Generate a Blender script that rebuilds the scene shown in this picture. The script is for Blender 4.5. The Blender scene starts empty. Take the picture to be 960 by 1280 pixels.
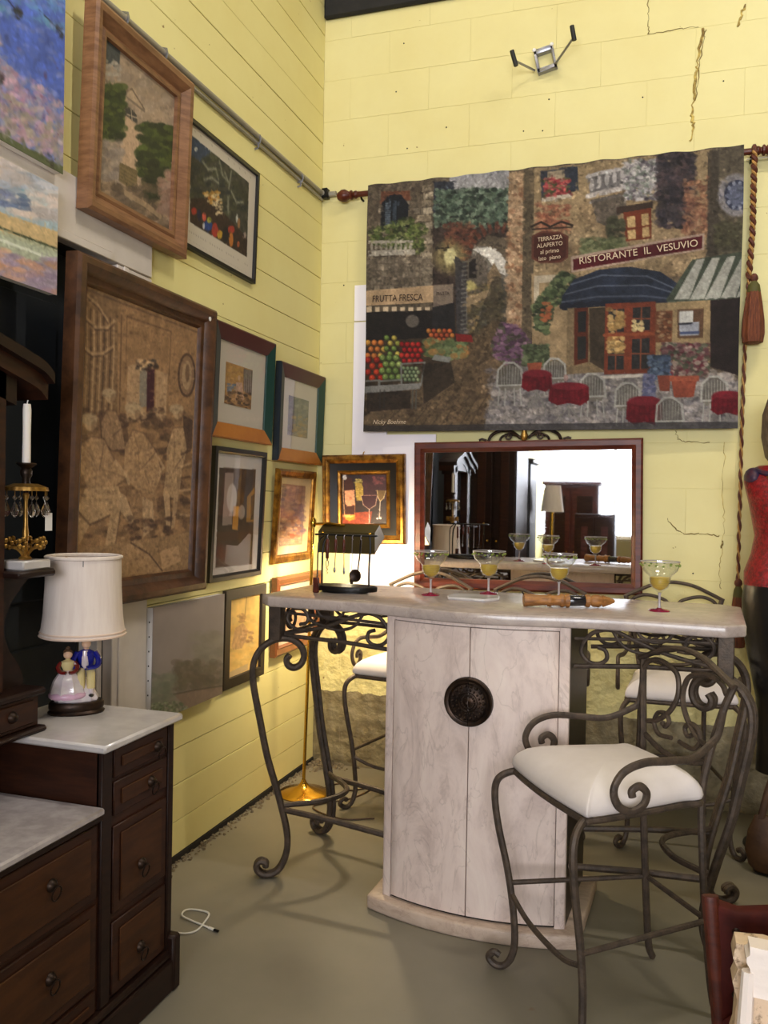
import bpy, bmesh, math, random
import numpy as np
from mathutils import Vector, Matrix, Euler

# ---------------------------------------------------------------- camera, world, light, exposure
scene = bpy.context.scene
COL = scene.collection
PI = math.pi

cam_data = bpy.data.cameras.new('camera')
cam_data.sensor_fit = 'VERTICAL'
cam_data.sensor_height = 36.0
cam_data.lens = 36.0 * 1060.88 / 1280.0
cam_data.clip_start = 0.05
cam = bpy.data.objects.new('camera', cam_data)
COL.objects.link(cam)
_yaw, _pitch, _roll = math.radians(-18.024), math.radians(-0.692), math.radians(1.0235)
_fw = Vector((math.sin(_yaw) * math.cos(_pitch), math.cos(_yaw) * math.cos(_pitch), math.sin(_pitch)))
_rt = Vector((math.cos(_yaw), -math.sin(_yaw), 0))
_up = _rt.cross(_fw)
_r2 = _rt * math.cos(_roll) + _up * math.sin(_roll)
_u2 = _up * math.cos(_roll) - _rt * math.sin(_roll)
cam.matrix_world = Matrix(((_r2.x, _u2.x, -_fw.x, 1.868), (_r2.y, _u2.y, -_fw.y, -4.502),
                           (_r2.z, _u2.z, -_fw.z, 1.5), (0, 0, 0, 1)))
scene.camera = cam

scene.view_settings.view_transform = 'Standard'
scene.view_settings.look = 'None'
scene.view_settings.gamma = 1.0
scene.view_settings.use_curve_mapping = False
scene.view_settings.exposure = 0.0
try:
    scene.cycles.use_denoising = True
    scene.cycles.max_bounces = 9
    scene.cycles.sample_clamp_indirect = 4.0
except Exception:
    pass

world = bpy.data.worlds.new('World')
scene.world = world
world.use_nodes = True
_bg = world.node_tree.nodes['Background']
_bg.inputs[0].default_value = (0.94, 0.94, 1.0, 1)
_bg.inputs[1].default_value = 21.0            # overcast daylight outside the shop window

def area_light(name, loc, rot, sx, sy, power, color):
    d = bpy.data.lights.new(name, 'AREA')
    d.shape = 'RECTANGLE'
    d.size, d.size_y = sx, sy
    d.energy = power
    d.color = color
    o = bpy.data.objects.new(name, d)
    COL.objects.link(o)
    o.location, o.rotation_euler = loc, rot
    return o

WINDOW = (-0.1, 4.9, 0.95, 3.3)              # x0 x1 z0 z1 of the shop window behind the camera
_p = area_light('daylight_portal', ((WINDOW[0] + WINDOW[1]) / 2, -10.02, (WINDOW[2] + WINDOW[3]) / 2), (PI / 2, 0, 0),
                WINDOW[1] - WINDOW[0], WINDOW[3] - WINDOW[2], 1, (1, 1, 1))
_p.data.cycles.is_portal = True
CEILING_LAMPS = [(0.75, -3.7, 26), (2.9, -2.3, 72), (0.9, -1.25, 8), (3.0, -6.5, 24)]   # x, y, watts of the hanging tube lamps
LAMP_COLOR = (1.0, 0.92, 0.80)
LAMP_Z = 5.35

# ---------------------------------------------------------------- helpers
def s2l(c):
    c = c / 255.0
    return c / 12.92 if c <= 0.04045 else ((c + 0.055) / 1.055) ** 2.4

def rgb(r, g, b):
    return (s2l(r), s2l(g), s2l(b), 1.0)

MATS = {}
def mat(name, col, rough=0.5, metal=0.0, var=None, scale=8.0, detail=6, stretch=(1, 1, 1), bump=0.0, bscale=40.0,
        coat=0.0, emit=None, emit_strength=0.0, coords='Object', lo=0.38, hi=0.62, spec=None, sss=0.0, trans=0.0):
    """Principled material; var is a second colour mixed in by noise, bump is fine relief."""
    m = bpy.data.materials.new(name)
    m.use_nodes = True
    nt = m.node_tree
    b = nt.nodes['Principled BSDF']
    b.inputs['Base Color'].default_value = col
    b.inputs['Roughness'].default_value = rough
    b.inputs['Metallic'].default_value = metal
    if coat:
        b.inputs['Coat Weight'].default_value = coat
        b.inputs['Coat Roughness'].default_value = 0.08
    if spec is not None:
        b.inputs['Specular IOR Level'].default_value = spec
    if trans:
        b.inputs['Transmission Weight'].default_value = trans
    if sss:
        b.inputs['Subsurface Weight'].default_value = sss
        b.inputs['Subsurface Radius'].default_value = (0.02, 0.012, 0.008)
    if emit:
        b.inputs['Emission Color'].default_value = emit
        b.inputs['Emission Strength'].default_value = emit_strength
    if var or bump:
        tc = nt.nodes.new('ShaderNodeTexCoord')
        mp = nt.nodes.new('ShaderNodeMapping')
        mp.inputs['Scale'].default_value = stretch
        src = tc.outputs[coords]
        if coords == 'World':
            pass
        nt.links.new(src, mp.inputs['Vector'])
    if var:
        nz = nt.nodes.new('ShaderNodeTexNoise')
        nz.inputs['Scale'].default_value = scale
        nz.inputs['Detail'].default_value = detail
        nz.inputs['Roughness'].default_value = 0.62
        nt.links.new(mp.outputs[0], nz.inputs['Vector'])
        cr = nt.nodes.new('ShaderNodeValToRGB')
        cr.color_ramp.elements[0].position = lo
        cr.color_ramp.elements[0].color = col
        cr.color_ramp.elements[1].position = hi
        cr.color_ramp.elements[1].color = var
        nt.links.new(nz.outputs['Fac'], cr.inputs[0])
        nt.links.new(cr.outputs[0], b.inputs['Base Color'])
    if bump:
        n2 = nt.nodes.new('ShaderNodeTexNoise')
        n2.inputs['Scale'].default_value = bscale
        n2.inputs['Detail'].default_value = 5
        nt.links.new(mp.outputs[0], n2.inputs['Vector'])
        bp = nt.nodes.new('ShaderNodeBump')
        bp.inputs['Strength'].default_value = bump
        bp.inputs['Distance'].default_value = 0.01
        nt.links.new(n2.outputs['Fac'], bp.inputs['Height'])
        nt.links.new(bp.outputs[0], b.inputs['Normal'])
    MATS[name] = m
    return m

def clear_mat(name, tint=(1, 1, 1, 1), gloss=1.0, facing=0.7, rough=0.0, base=0.03):
    """thin clear glass: see-through with a mirror-like sheen that grows towards grazing angles"""
    m = bpy.data.materials.new(name)
    m.use_nodes = True
    nt = m.node_tree
    nt.nodes.clear()
    out = nt.nodes.new('ShaderNodeOutputMaterial')
    mix = nt.nodes.new('ShaderNodeMixShader')
    tr = nt.nodes.new('ShaderNodeBsdfTransparent')
    gl = nt.nodes.new('ShaderNodeBsdfGlossy')
    tr.inputs[0].default_value = tint
    gl.inputs['Color'].default_value = (gloss, gloss, gloss, 1)
    gl.inputs['Roughness'].default_value = rough
    lw = nt.nodes.new('ShaderNodeLayerWeight')
    lw.inputs[0].default_value = 0.5
    pw = nt.nodes.new('ShaderNodeMath')
    pw.operation = 'POWER'
    pw.inputs[1].default_value = 4.0
    nt.links.new(lw.outputs['Facing'], pw.inputs[0])
    ma = nt.nodes.new('ShaderNodeMath')
    ma.operation = 'MULTIPLY_ADD'
    ma.inputs[1].default_value = facing
    ma.inputs[2].default_value = base
    nt.links.new(pw.outputs[0], ma.inputs[0])
    nt.links.new(ma.outputs[0], mix.inputs[0])
    nt.links.new(tr.outputs[0], mix.inputs[1])
    nt.links.new(gl.outputs[0], mix.inputs[2])
    nt.links.new(mix.outputs[0], out.inputs[0])
    MATS[name] = m
    return m

def tag(o, label=None, cat=None, group=None, kind=None):
    if label: o['label'] = label
    if cat: o['category'] = cat
    if group: o['group'] = group
    if kind: o['kind'] = kind
    return o

def thing(name, label, cat, loc=(0, 0, 0), rot=(0, 0, 0), group=None):
    o = bpy.data.objects.new(name, None)
    o.empty_display_size = 0.05
    COL.objects.link(o)
    o.location, o.rotation_euler = loc, rot
    return tag(o, label, cat, group)

def copy_tree(o, parent=None):
    c = o.copy()
    COL.objects.link(c)
    if parent is not None:
        c.parent = parent
    for ch in o.children:
        copy_tree(ch, c)
    return c

def catmull(pts, n=8, closed=False):
    pts = [Vector(p) for p in pts]
    if closed:
        P = [pts[-1]] + pts + [pts[0], pts[1]]
    else:
        P = [pts[0] * 2 - pts[1]] + pts + [pts[-1] * 2 - pts[-2]]
    out = []
    for i in range(1, len(P) - 2):
        a, b, c, d = P[i - 1], P[i], P[i + 1], P[i + 2]
        for k in range(n):
            t = k / n
            out.append(0.5 * ((2 * b) + (c - a) * t + (2 * a - 5 * b + 4 * c - d) * t * t + (3 * b - a - 3 * c + d) * t ** 3))
    if not closed:
        out.append(P[-2])
    return out

class MB:
    """collects shapes and links them as one mesh object"""
    def __init__(self):
        self.v, self.f = [], []
    def add(self, verts, faces):
        k = len(self.v)
        self.v += [tuple(p) for p in verts]
        self.f += [tuple(i + k for i in f) for f in faces]
        return self
    def box(self, x0, y0, z0, x1, y1, z1):
        return self.add([(x0, y0, z0), (x1, y0, z0), (x1, y1, z0), (x0, y1, z0), (x0, y0, z1), (x1, y0, z1), (x1, y1, z1), (x0, y1, z1)],
                        [(0, 3, 2, 1), (4, 5, 6, 7), (0, 1, 5, 4), (1, 2, 6, 5), (2, 3, 7, 6), (3, 0, 4, 7)])
    def prism(self, poly, z0, z1):
        n = len(poly)
        vs = [(x, y, z0) for x, y in poly] + [(x, y, z1) for x, y in poly]
        fs = [tuple(range(n - 1, -1, -1)), tuple(range(n, 2 * n))]
        fs += [(i, (i + 1) % n, n + (i + 1) % n, n + i) for i in range(n)]
        return self.add(vs, fs)
    def rings(self, rings, cap0=True, cap1=True, closed=True):
        n = len(rings[0])
        vs, fs = [], []
        for r in rings:
            vs += [tuple(p) for p in r]
        m = n if closed else n - 1
        for i in range(len(rings) - 1):
            for j in range(m):
                a, b = i * n + j, i * n + (j + 1) % n
                fs.append((a, b, b + n, a + n))
        if cap0: fs.append(tuple(range(n - 1, -1, -1)))
        if cap1: fs.append(tuple(range((len(rings) - 1) * n, len(rings) * n)))
        return self.add(vs, fs)
    def lathe(self, prof, n=24, c=(0, 0, 0), sx=1, sy=1, wave=None, cap=True):
        rings = []
        for r, z in prof:
            r = max(r, 1e-5)
            ring = []
            for k in range(n):
                a = 2 * PI * k / n
                q = r * (1 + (wave(a, z) if wave else 0))
                ring.append((c[0] + q * math.cos(a) * sx, c[1] + q * math.sin(a) * sy, c[2] + z))
            rings.append(ring)
        return self.rings(rings, cap, cap)
    def tube(self, path, r=0.01, n=8, closed=False, ry=None, taper=None, up=None):
        """sweep a round (or r x ry flat) bar along a path"""
        P = [Vector(p) for p in path]
        m = len(P)
        ry = r if ry is None else ry
        rings = []
        t0 = ((P[1] - P[0]).normalized())
        ref = Vector(up) if up else (Vector((0, 0, 1)) if abs(t0.z) < 0.9 else Vector((1, 0, 0)))
        nrm = (ref - t0 * ref.dot(t0)).normalized()
        for i in range(m):
            if closed:
                t = (P[(i + 1) % m] - P[i - 1])
            else:
                t = P[min(i + 1, m - 1)] - P[max(i - 1, 0)]
            if t.length < 1e-9:
                t = t0
            t = t.normalized()
            nrm = nrm - t * nrm.dot(t)
            nrm = nrm.normalized() if nrm.length > 1e-6 else t.orthogonal().normalized()
            bn = t.cross(nrm)
            k = taper(i / (m - 1)) if taper else 1.0
            rings.append([P[i] + nrm * (math.cos(2 * PI * j / n) * ry * k) + bn * (math.sin(2 * PI * j / n) * r * k) for j in range(n)])
            t0 = t
        if closed:
            rings.append(rings[0])
            return self.rings(rings, False, False)
        return self.rings(rings)
    def ball(self, c, r, n=12, sx=1, sy=1, sz=1):
        k = max(6, n // 2)
        prof = [(r * math.sin(PI * i / k), -r * math.cos(PI * i / k) * sz) for i in range(k + 1)]
        return self.lathe(prof, n, c, sx, sy)
    def build(self, name, material, parent=None, smooth=True, angle=40, bevel=0.0, bseg=1, loc=None, rot=None):
        me = bpy.data.meshes.new(name)
        me.from_pydata(self.v, [], self.f)
        bm = bmesh.new()
        bm.from_mesh(me)
        bmesh.ops.remove_doubles(bm, verts=bm.verts, dist=1e-6)
        bmesh.ops.recalc_face_normals(bm, faces=bm.faces)
        if bevel:
            es = [e for e in bm.edges if len(e.link_faces) == 2 and e.calc_face_angle(0) > 0.5]
            bmesh.ops.bevel(bm, geom=es, offset=bevel, segments=bseg, affect='EDGES', profile=0.5, clamp_overlap=True)
        bm.to_mesh(me)
        bm.free()
        return link(name, me, material, parent, smooth, angle, loc, rot)

def link(name, me, material, parent=None, smooth=True, angle=40, loc=None, rot=None):
    me.materials.clear()
    me.materials.append(MATS[material] if isinstance(material, str) else material)
    if smooth:
        me.polygons.foreach_set('use_smooth', [True] * len(me.polygons))
        me.set_sharp_from_angle(angle=math.radians(angle))
    o = bpy.data.objects.new(name, me)
    COL.objects.link(o)
    if parent is not None:
        o.parent = parent
    if loc: o.location = loc
    if rot: o.rotation_euler = rot
    return o

def box(name, m, parent, x0, y0, z0, x1, y1, z1, bevel=0.003):
    return MB().box(min(x0, x1), min(y0, y1), min(z0, z1), max(x0, x1), max(y0, y1), max(z0, z1)).build(name, m, parent, bevel=bevel)

def spiral(cx, cy, r0, r1, a0, turns, n=28):
    """2D spiral from radius r0 at angle a0 (degrees) to r1 after the given signed turns"""
    out = []
    for i in range(n + 1):
        t = i / n
        a = math.radians(a0) + turns * 2 * PI * t
        r = r0 + (r1 - r0) * t
        out.append((cx + r * math.cos(a), cy + r * math.sin(a)))
    return out

# ---------------------------------------------------------------- materials
mat('dark_iron', rgb(66, 56, 48), 0.55, 0.35, rgb(88, 74, 62), 30, bump=0.25, bscale=120)
mat('black_metal', rgb(26, 24, 22), 0.4, 0.5)
mat('white_vinyl', rgb(222, 213, 209), 0.55, 0, rgb(212, 202, 197), 5, bump=0.03, bscale=200)
mat('mahogany', rgb(70, 27, 17), 0.35, 0, rgb(94, 41, 26), 6, stretch=(1, 6, 6), spec=0.35)
mat('walnut', rgb(44, 23, 15), 0.42, 0, rgb(60, 32, 19), 7, stretch=(1, 1, 7), bump=0.04, spec=0.25)
mat('walnut_panel', rgb(58, 32, 16), 0.42, 0, rgb(74, 42, 20), 6, stretch=(1, 1, 6), bump=0.04, spec=0.25)
mat('walnut_dark', rgb(30, 16, 12), 0.42, 0, rgb(40, 22, 15), 9, stretch=(1, 1, 6), spec=0.25)
mat('frame_walnut', rgb(58, 34, 20), 0.4, 0, rgb(92, 58, 34), 14, stretch=(1, 1, 1), bump=0.12, bscale=60)
mat('frame_oak', rgb(112, 74, 48), 0.42, 0, rgb(142, 100, 68), 10, stretch=(1, 1, 5), bump=0.05)
mat('frame_gold', rgb(168, 120, 44), 0.38, 0.75, rgb(96, 60, 22), 22, bump=0.12, bscale=90)
mat('frame_black', rgb(22, 20, 19), 0.4)
mat('frame_espresso', rgb(38, 28, 22), 0.45)
mat('frame_navy', rgb(16, 30, 44), 0.45)
mat('frame_green', rgb(14, 58, 52), 0.45)
mat('frame_maroon', rgb(74, 26, 28), 0.45)
mat('frame_ochre', rgb(178, 112, 40), 0.45, 0, rgb(164, 98, 32), 8)
mat('frame_brown', rgb(104, 56, 28), 0.4, 0, rgb(130, 74, 38), 8, coat=0.2)
mat('brass', rgb(206, 160, 62), 0.2, 1.0)
mat('gilt', rgb(188, 146, 74), 0.35, 0.8, rgb(130, 96, 46), 30)
mat('marble_white', rgb(214, 208, 206), 0.2, 0, rgb(178, 172, 170), 5, 8, lo=0.4, hi=0.75, coat=0.2)
mat('marble_pale', rgb(186, 178, 180), 0.25, 0, rgb(160, 152, 154), 14, 8)
mat('candle_wax', rgb(240, 232, 222), 0.5, sss=0.2)
mat('paper_white', rgb(232, 228, 226), 0.7)
mat('print_mat', rgb(206, 198, 186), 0.8)
mat('print_cream', rgb(226, 206, 168), 0.8)
mat('foam_board', rgb(248, 242, 248), 0.6)
mat('casing_white', rgb(224, 214, 206), 0.55, 0, rgb(212, 202, 194), 4)
mat('navy_dark', rgb(20, 24, 30), 0.7, 0, rgb(28, 34, 40), 3)
mat('conduit_grey', rgb(158, 152, 140), 0.45, 0.35)
mat('steel', rgb(150, 150, 160), 0.3, 0.9)
mat('rubber_black', rgb(20, 20, 22), 0.6)
mat('black_paint', rgb(24, 23, 24), 0.8, 0, rgb(34, 32, 32), 12, bump=0.4, bscale=30)
mat('shade_cloth', rgb(236, 222, 212), 0.8, 0, rgb(228, 212, 202), 60, stretch=(1, 1, 0.1))
mat('shade_trim', rgb(222, 196, 178), 0.8)
mat('bronze_dark', rgb(40, 32, 28), 0.42, 0.8, rgb(62, 46, 36), 30)
mat('wood_tan', rgb(172, 118, 60), 0.5, 0, rgb(122, 78, 38), 12, stretch=(1, 6, 6), bump=0.08)
mat('lacquer_black', rgb(18, 18, 26), 0.12, coat=0.6)
mat('drink_yellow', rgb(232, 196, 70), 0.25, 0, trans=0.25, emit=None)
mat('foot_magenta', rgb(150, 20, 62), 0.15, trans=0.3)
mat('leaf_green', rgb(120, 140, 50), 0.5)
mat('porcelain', rgb(232, 222, 222), 0.15, 0, rgb(222, 206, 212), 40, coat=0.5)
mat('porcelain_pink', rgb(222, 180, 206), 0.15, coat=0.5)
mat('porcelain_blue', rgb(26, 34, 140), 0.15, coat=0.5)
mat('porcelain_yellow', rgb(226, 208, 150), 0.15, coat=0.5)
mat('porcelain_maroon', rgb(110, 30, 28), 0.15, coat=0.5)
mat('porcelain_skin', rgb(232, 190, 158), 0.2, coat=0.4)
mat('hair_brown', rgb(88, 62, 40), 0.5)
mat('hair_grey', rgb(140, 120, 96), 0.5)
mat('red_sequin', rgb(150, 14, 30), 0.3, 0.2, rgb(90, 6, 18), 60, bump=0.5, bscale=150)
mat('blue_trim', rgb(24, 28, 60), 0.5, 0, rgb(64, 18, 40), 40)
mat('black_leather', rgb(16, 15, 16), 0.3, bump=0.15, bscale=40)
mat('skin_plastic', rgb(206, 170, 140), 0.45)
mat('hair_mannequin', rgb(110, 92, 74), 0.6, 0, rgb(70, 56, 44), 30, stretch=(8, 8, 1))
mat('red_leather', rgb(78, 22, 16), 0.65, 0, rgb(58, 14, 11), 10, spec=0.2)
mat('tan_leather', rgb(80, 52, 28), 0.6, 0, rgb(62, 38, 20), 8, bump=0.2)
mat('bark_pale', rgb(222, 196, 166), 0.8, 0, rgb(96, 66, 44), 34, 8, lo=0.55, hi=0.68, bump=0.9, bscale=30)
mat('plaster_white', rgb(240, 226, 216), 0.6, bump=0.25, bscale=25)
mat('cable_white', rgb(226, 222, 210), 0.5)
mat('rope', rgb(96, 46, 26), 0.7, 0, rgb(74, 32, 18), 40)
mat('rope_gold', rgb(170, 126, 66), 0.6)
mat('tassel', rgb(122, 62, 30), 0.7, 0, rgb(84, 38, 18), 26, stretch=(6, 6, 0.4), bump=0.5, bscale=60)
mat('tassel_green', rgb(78, 74, 28), 0.7)
mat('lamp_inner', rgb(240, 232, 214), 0.6)
mat('lamp_shade_metal', rgb(96, 84, 52), 0.35, 0.85)
mat('bulb', (1, 0.8, 0.5, 1), 0.5, emit=(1.0, 0.72, 0.38, 1), emit_strength=60)
mat('tube_glow', (1, 0.9, 0.75, 1), 0.5, emit=(1.0, 0.88, 0.7, 1), emit_strength=8)
mat('white_enamel', rgb(230, 230, 226), 0.4)
mat('rubble_grey', rgb(142, 130, 106), 0.9, 0, rgb(104, 92, 74), 12, bump=0.5)
mat('gap_dark', rgb(26, 22, 18), 0.95)
mat('crack_dark', rgb(120, 100, 50), 0.95)
mat('crack_light', rgb(216, 190, 104), 0.9, 0, rgb(120, 96, 50), 30)
mat('lettering_dark', rgb(40, 24, 22), 0.8)
mat('lettering_cream', rgb(196, 176, 150), 0.8)
mat('lettering_grey', rgb(110, 104, 98), 0.8)
mat('mirror_silver', (0.86, 0.87, 0.9, 1), 0.02, 1.0)
mat('glass_pane_dark', rgb(40, 46, 54), 0.08, 0.3)
mat('ceiling_grey', rgb(70, 66, 60), 0.9)
mat('side_wall_tan', rgb(120, 108, 80), 0.9)
mat('lip_red', rgb(150, 50, 50), 0.4)
mat('eye_dark', rgb(40, 30, 26), 0.3)
clear_mat('clear_glass', (0.95, 0.96, 0.96, 1), 1.0, 0.6, base=0.05)
clear_mat('picture_glass', (0.98, 0.98, 0.98, 1), 1.0, 0.45, base=0.02)
clear_mat('crystal', (0.95, 0.95, 0.98, 1), 1.0, 0.7, base=0.3)

# ---------------------------------------------------------------- the room
def wall_paint(name, col, var, grey_below=None, rough_bump=0.35, bscale=14.0, low_bump=None):
    m = bpy.data.materials.new(name)
    m.use_nodes = True
    nt = m.node_tree
    b = nt.nodes['Principled BSDF']
    b.inputs['Roughness'].default_value = 0.62
    geo = nt.nodes.new('ShaderNodeNewGeometry')
    nz = nt.nodes.new('ShaderNodeTexNoise')
    nz.inputs['Scale'].default_value = 1.6
    nz.inputs['Detail'].default_value = 8
    nz.inputs['Roughness'].default_value = 0.6
    nt.links.new(geo.outputs['Position'], nz.inputs['Vector'])
    cr = nt.nodes.new('ShaderNodeValToRGB')
    cr.color_ramp.elements[0].position = 0.36
    cr.color_ramp.elements[0].color = col
    cr.color_ramp.elements[1].position = 0.7
    cr.color_ramp.elements[1].color = var
    nt.links.new(nz.outputs['Fac'], cr.inputs[0])
    last = cr.outputs[0]
    # small scuffs
    n3 = nt.nodes.new('ShaderNodeTexNoise')
    n3.inputs['Scale'].default_value = 26.0
    n3.inputs['Detail'].default_value = 3
    nt.links.new(geo.outputs['Position'], n3.inputs['Vector'])
    c3 = nt.nodes.new('ShaderNodeValToRGB')
    c3.color_ramp.elements[0].position = 0.735
    c3.color_ramp.elements[0].color = (0, 0, 0, 1)
    c3.color_ramp.elements[1].position = 0.76
    c3.color_ramp.elements[1].color = (1, 1, 1, 1)
    nt.links.new(n3.outputs['Fac'], c3.inputs[0])
    mx = nt.nodes.new('ShaderNodeMixRGB')
    mx.inputs['Color2'].default_value = rgb(150, 124, 70)
    nt.links.new(c3.outputs[0], mx.inputs[0])
    nt.links.new(last, mx.inputs[1])
    last = mx.outputs[0]
    bp = nt.nodes.new('ShaderNodeBump')
    bp.inputs['Distance'].default_value = 0.03 if grey_below is not None else 0.012
    bp.inputs['Strength'].default_value = rough_bump
    n2 = nt.nodes.new('ShaderNodeTexNoise')
    n2.inputs['Scale'].default_value = bscale
    n2.inputs['Detail'].default_value = 6
    nt.links.new(geo.outputs['Position'], n2.inputs['Vector'])
    nt.links.new(n2.outputs['Fac'], bp.inputs['Height'])
    nt.links.new(bp.outputs[0], b.inputs['Normal'])
    if grey_below is not None:
        sep = nt.nodes.new('ShaderNodeSeparateXYZ')
        nt.links.new(geo.outputs['Position'], sep.inputs[0])
        ad = nt.nodes.new('ShaderNodeMath')
        ad.operation = 'MULTIPLY_ADD'
        ad.inputs[1].default_value = 0.05
        nt.links.new(n2.outputs['Fac'], ad.inputs[0])
        nt.links.new(sep.outputs['Z'], ad.inputs[2])
        lt = nt.nodes.new('ShaderNodeMath')
        lt.operation = 'LESS_THAN'
        lt.inputs[1].default_value = grey_below + 0.025
        nt.links.new(ad.outputs[0], lt.inputs[0])
        gr = nt.nodes.new('ShaderNodeValToRGB')
        gr.color_ramp.elements[0].position = 0.35
        gr.color_ramp.elements[0].color = rgb(150, 138, 106)
        gr.color_ramp.elements[1].position = 0.65
        gr.color_ramp.elements[1].color = rgb(112, 100, 74)
        nt.links.new(n2.outputs['Fac'], gr.inputs[0])
        m2 = nt.nodes.new('ShaderNodeMixRGB')
        nt.links.new(lt.outputs[0], m2.inputs[0])
        nt.links.new(last, m2.inputs[1])
        nt.links.new(gr.outputs[0], m2.inputs[2])
        last = m2.outputs[0]
        # coarse parge coat near the floor: stronger relief
        mr = nt.nodes.new('ShaderNodeMapRange')
        mr.inputs['From Min'].default_value = 0.75
        mr.inputs['From Max'].default_value = 1.15
        mr.inputs['To Min'].default_value = 1.0
        mr.inputs['To Max'].default_value = rough_bump
        nt.links.new(sep.outputs['Z'], mr.inputs[0])
        nt.links.new(mr.outputs[0], bp.inputs['Strength'])
    nt.links.new(last, b.inputs['Base Color'])
    MATS[name] = m

wall_paint('yellow_block', rgb(225, 215, 155), rgb(218, 205, 141), grey_below=0.42, rough_bump=0.10)
wall_paint('yellow_plank', rgb(238, 228, 160), rgb(231, 218, 146), rough_bump=0.08, bscale=6.0)

def floor_mat():
    m = bpy.data.materials.new('painted_concrete')
    m.use_nodes = True
    nt = m.node_tree
    b = nt.nodes['Principled BSDF']
    geo = nt.nodes.new('ShaderNodeNewGeometry')
    nz = nt.nodes.new('ShaderNodeTexNoise')
    nz.inputs['Scale'].default_value = 1.1
    nz.inputs['Detail'].default_value = 9
    nz.inputs['Roughness'].default_value = 0.58
    nt.links.new(geo.outputs['Position'], nz.inputs['Vector'])
    cr = nt.nodes.new('ShaderNodeValToRGB')
    e = cr.color_ramp.elements
    e[0].position, e[0].color = 0.3, rgb(112, 107, 93)
    e[1].position, e[1].color = 0.72, rgb(136, 129, 113)
    q = e.new(0.5)
    q.color = rgb(124, 118, 103)
    nt.links.new(nz.outputs['Fac'], cr.inputs[0])
    # worn paint patches and specks
    n3 = nt.nodes.new('ShaderNodeTexNoise')
    n3.inputs['Scale'].default_value = 14.0
    n3.inputs['Detail'].default_value = 4
    nt.links.new(geo.outputs['Position'], n3.inputs['Vector'])
    c3 = nt.nodes.new('ShaderNodeValToRGB')
    c3.color_ramp.elements[0].position = 0.70
    c3.color_ramp.elements[0].color = (0, 0, 0, 1)
    c3.color_ramp.elements[1].position = 0.76
    c3.color_ramp.elements[1].color = (0.7, 0.7, 0.7, 1)
    nt.links.new(n3.outputs['Fac'], c3.inputs[0])
    mx = nt.nodes.new('ShaderNodeMixRGB')
    mx.inputs['Color2'].default_value = rgb(120, 92, 66)
    nt.links.new(c3.outputs[0], mx.inputs[0])
    nt.links.new(cr.outputs[0], mx.inputs[1])
    nt.links.new(mx.outputs[0], b.inputs['Base Color'])
    b.inputs['Roughness'].default_value = 0.5
    bp = nt.nodes.new('ShaderNodeBump')
    bp.inputs['Strength'].default_value = 0.12
    bp.inputs['Distance'].default_value = 0.01
    nt.links.new(nz.outputs['Fac'], bp.inputs['Height'])
    nt.links.new(bp.outputs[0], b.inputs['Normal'])
    MATS['painted_concrete'] = m
floor_mat()

def struct(o, label=None):
    return tag(o, label, None, None, 'structure')

RX, FY, CZ = 6.0, -10.0, 6.0            # right wall, front wall, ceiling height
struct(box('floor', 'painted_concrete', None, -0.4, FY - 0.2, -0.2, RX + 0.2, 0.2, 0.0, 0), 'worn grey painted concrete floor')
struct(box('ceiling', 'ceiling_grey', None, -0.4, FY - 0.2, CZ, RX + 0.2, 0.2, CZ + 0.1, 0), 'high grey ceiling')
struct(box('wall_right', 'side_wall_tan', None, RX, FY, 0, RX + 0.15, 0, CZ, 0), 'plain tan wall of the shop')

# front wall with the shop window
wx0, wx1, wz0, wz1 = WINDOW
w = MB()
w.box(-0.4, FY - 0.2, 0, wx0, FY, CZ).box(wx1, FY - 0.2, 0, RX + 0.2, FY, CZ)
w.box(wx0, FY - 0.2, 0, wx1, FY, wz0).box(wx0, FY - 0.2, wz1, wx1, FY, CZ)
struct(w.build('wall_front', 'side_wall_tan'), 'plain wall around the shop window')
win = struct(thing('window_1', 'wide bright shop window with white mullions', None, ((wx0 + wx1) / 2, FY - 0.06, wz0)))
hw = (wx1 - wx0) / 2
f = MB()
f.box(-hw, -0.03, 0, hw, 0.03, 0.07).box(-hw, -0.03, wz1 - wz0 - 0.07, hw, 0.03, wz1 - wz0)
f.box(-hw, -0.03, 0, -hw + 0.06, 0.03, wz1 - wz0).box(hw - 0.06, -0.03, 0, hw, 0.03, wz1 - wz0)
f.build('window_frame', 'casing_white', win)
for k in (1, 2, 3):
    box('mullion', 'casing_white', win, -hw + k * hw / 2 - 0.025, -0.03, 0.07, -hw + k * hw / 2 + 0.025, 0.03, wz1 - wz0 - 0.07)
for k in range(4):
    box('pane', 'clear_glass', win, -hw + k * hw / 2 + 0.03, -0.004, 0.07, -hw + (k + 1) * hw / 2 - 0.03, 0.004, wz1 - wz0 - 0.07, 0)

# left wall: painted planks on a backing with a cased opening
DY0, DY1, DZ = -1.93, -3.75, 2.325      # opening: far jamb, near jamb, head
PY = 0.1528
b_ = MB()
b_.box(-0.2, DY0, 0, -0.02, 0.0, CZ).box(-0.2, DY1, DZ, -0.02, DY0, CZ).box(-0.2, FY, 0, -0.02, DY1, CZ)
wl = struct(b_.build('wall_left', 'gap_dark'), 'yellow painted plank wall hung with pictures')
random.seed(4)
plank_meshes = {}
def plank(y0, y1, z0, z1, k):
    key = (round(y0, 3), round(y1, 3), round(z1 - z0, 4))
    if key not in plank_meshes:
        m = MB().box(-0.021, y0, 0, 0.0, y1, z1 - z0)
        o = m.build('plank', 'yellow_plank', wl, bevel=0.0015)
        plank_meshes[key] = o.data
    else:
        o = bpy.data.objects.new('plank', plank_meshes[key])
        COL.objects.link(o)
        o.parent = wl
    o.location = (random.uniform(-0.0012, 0.0012), 0, z0)
gaps = [0.0016, 0.0028, 0.0036, 0.0016, 0.0030]
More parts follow.
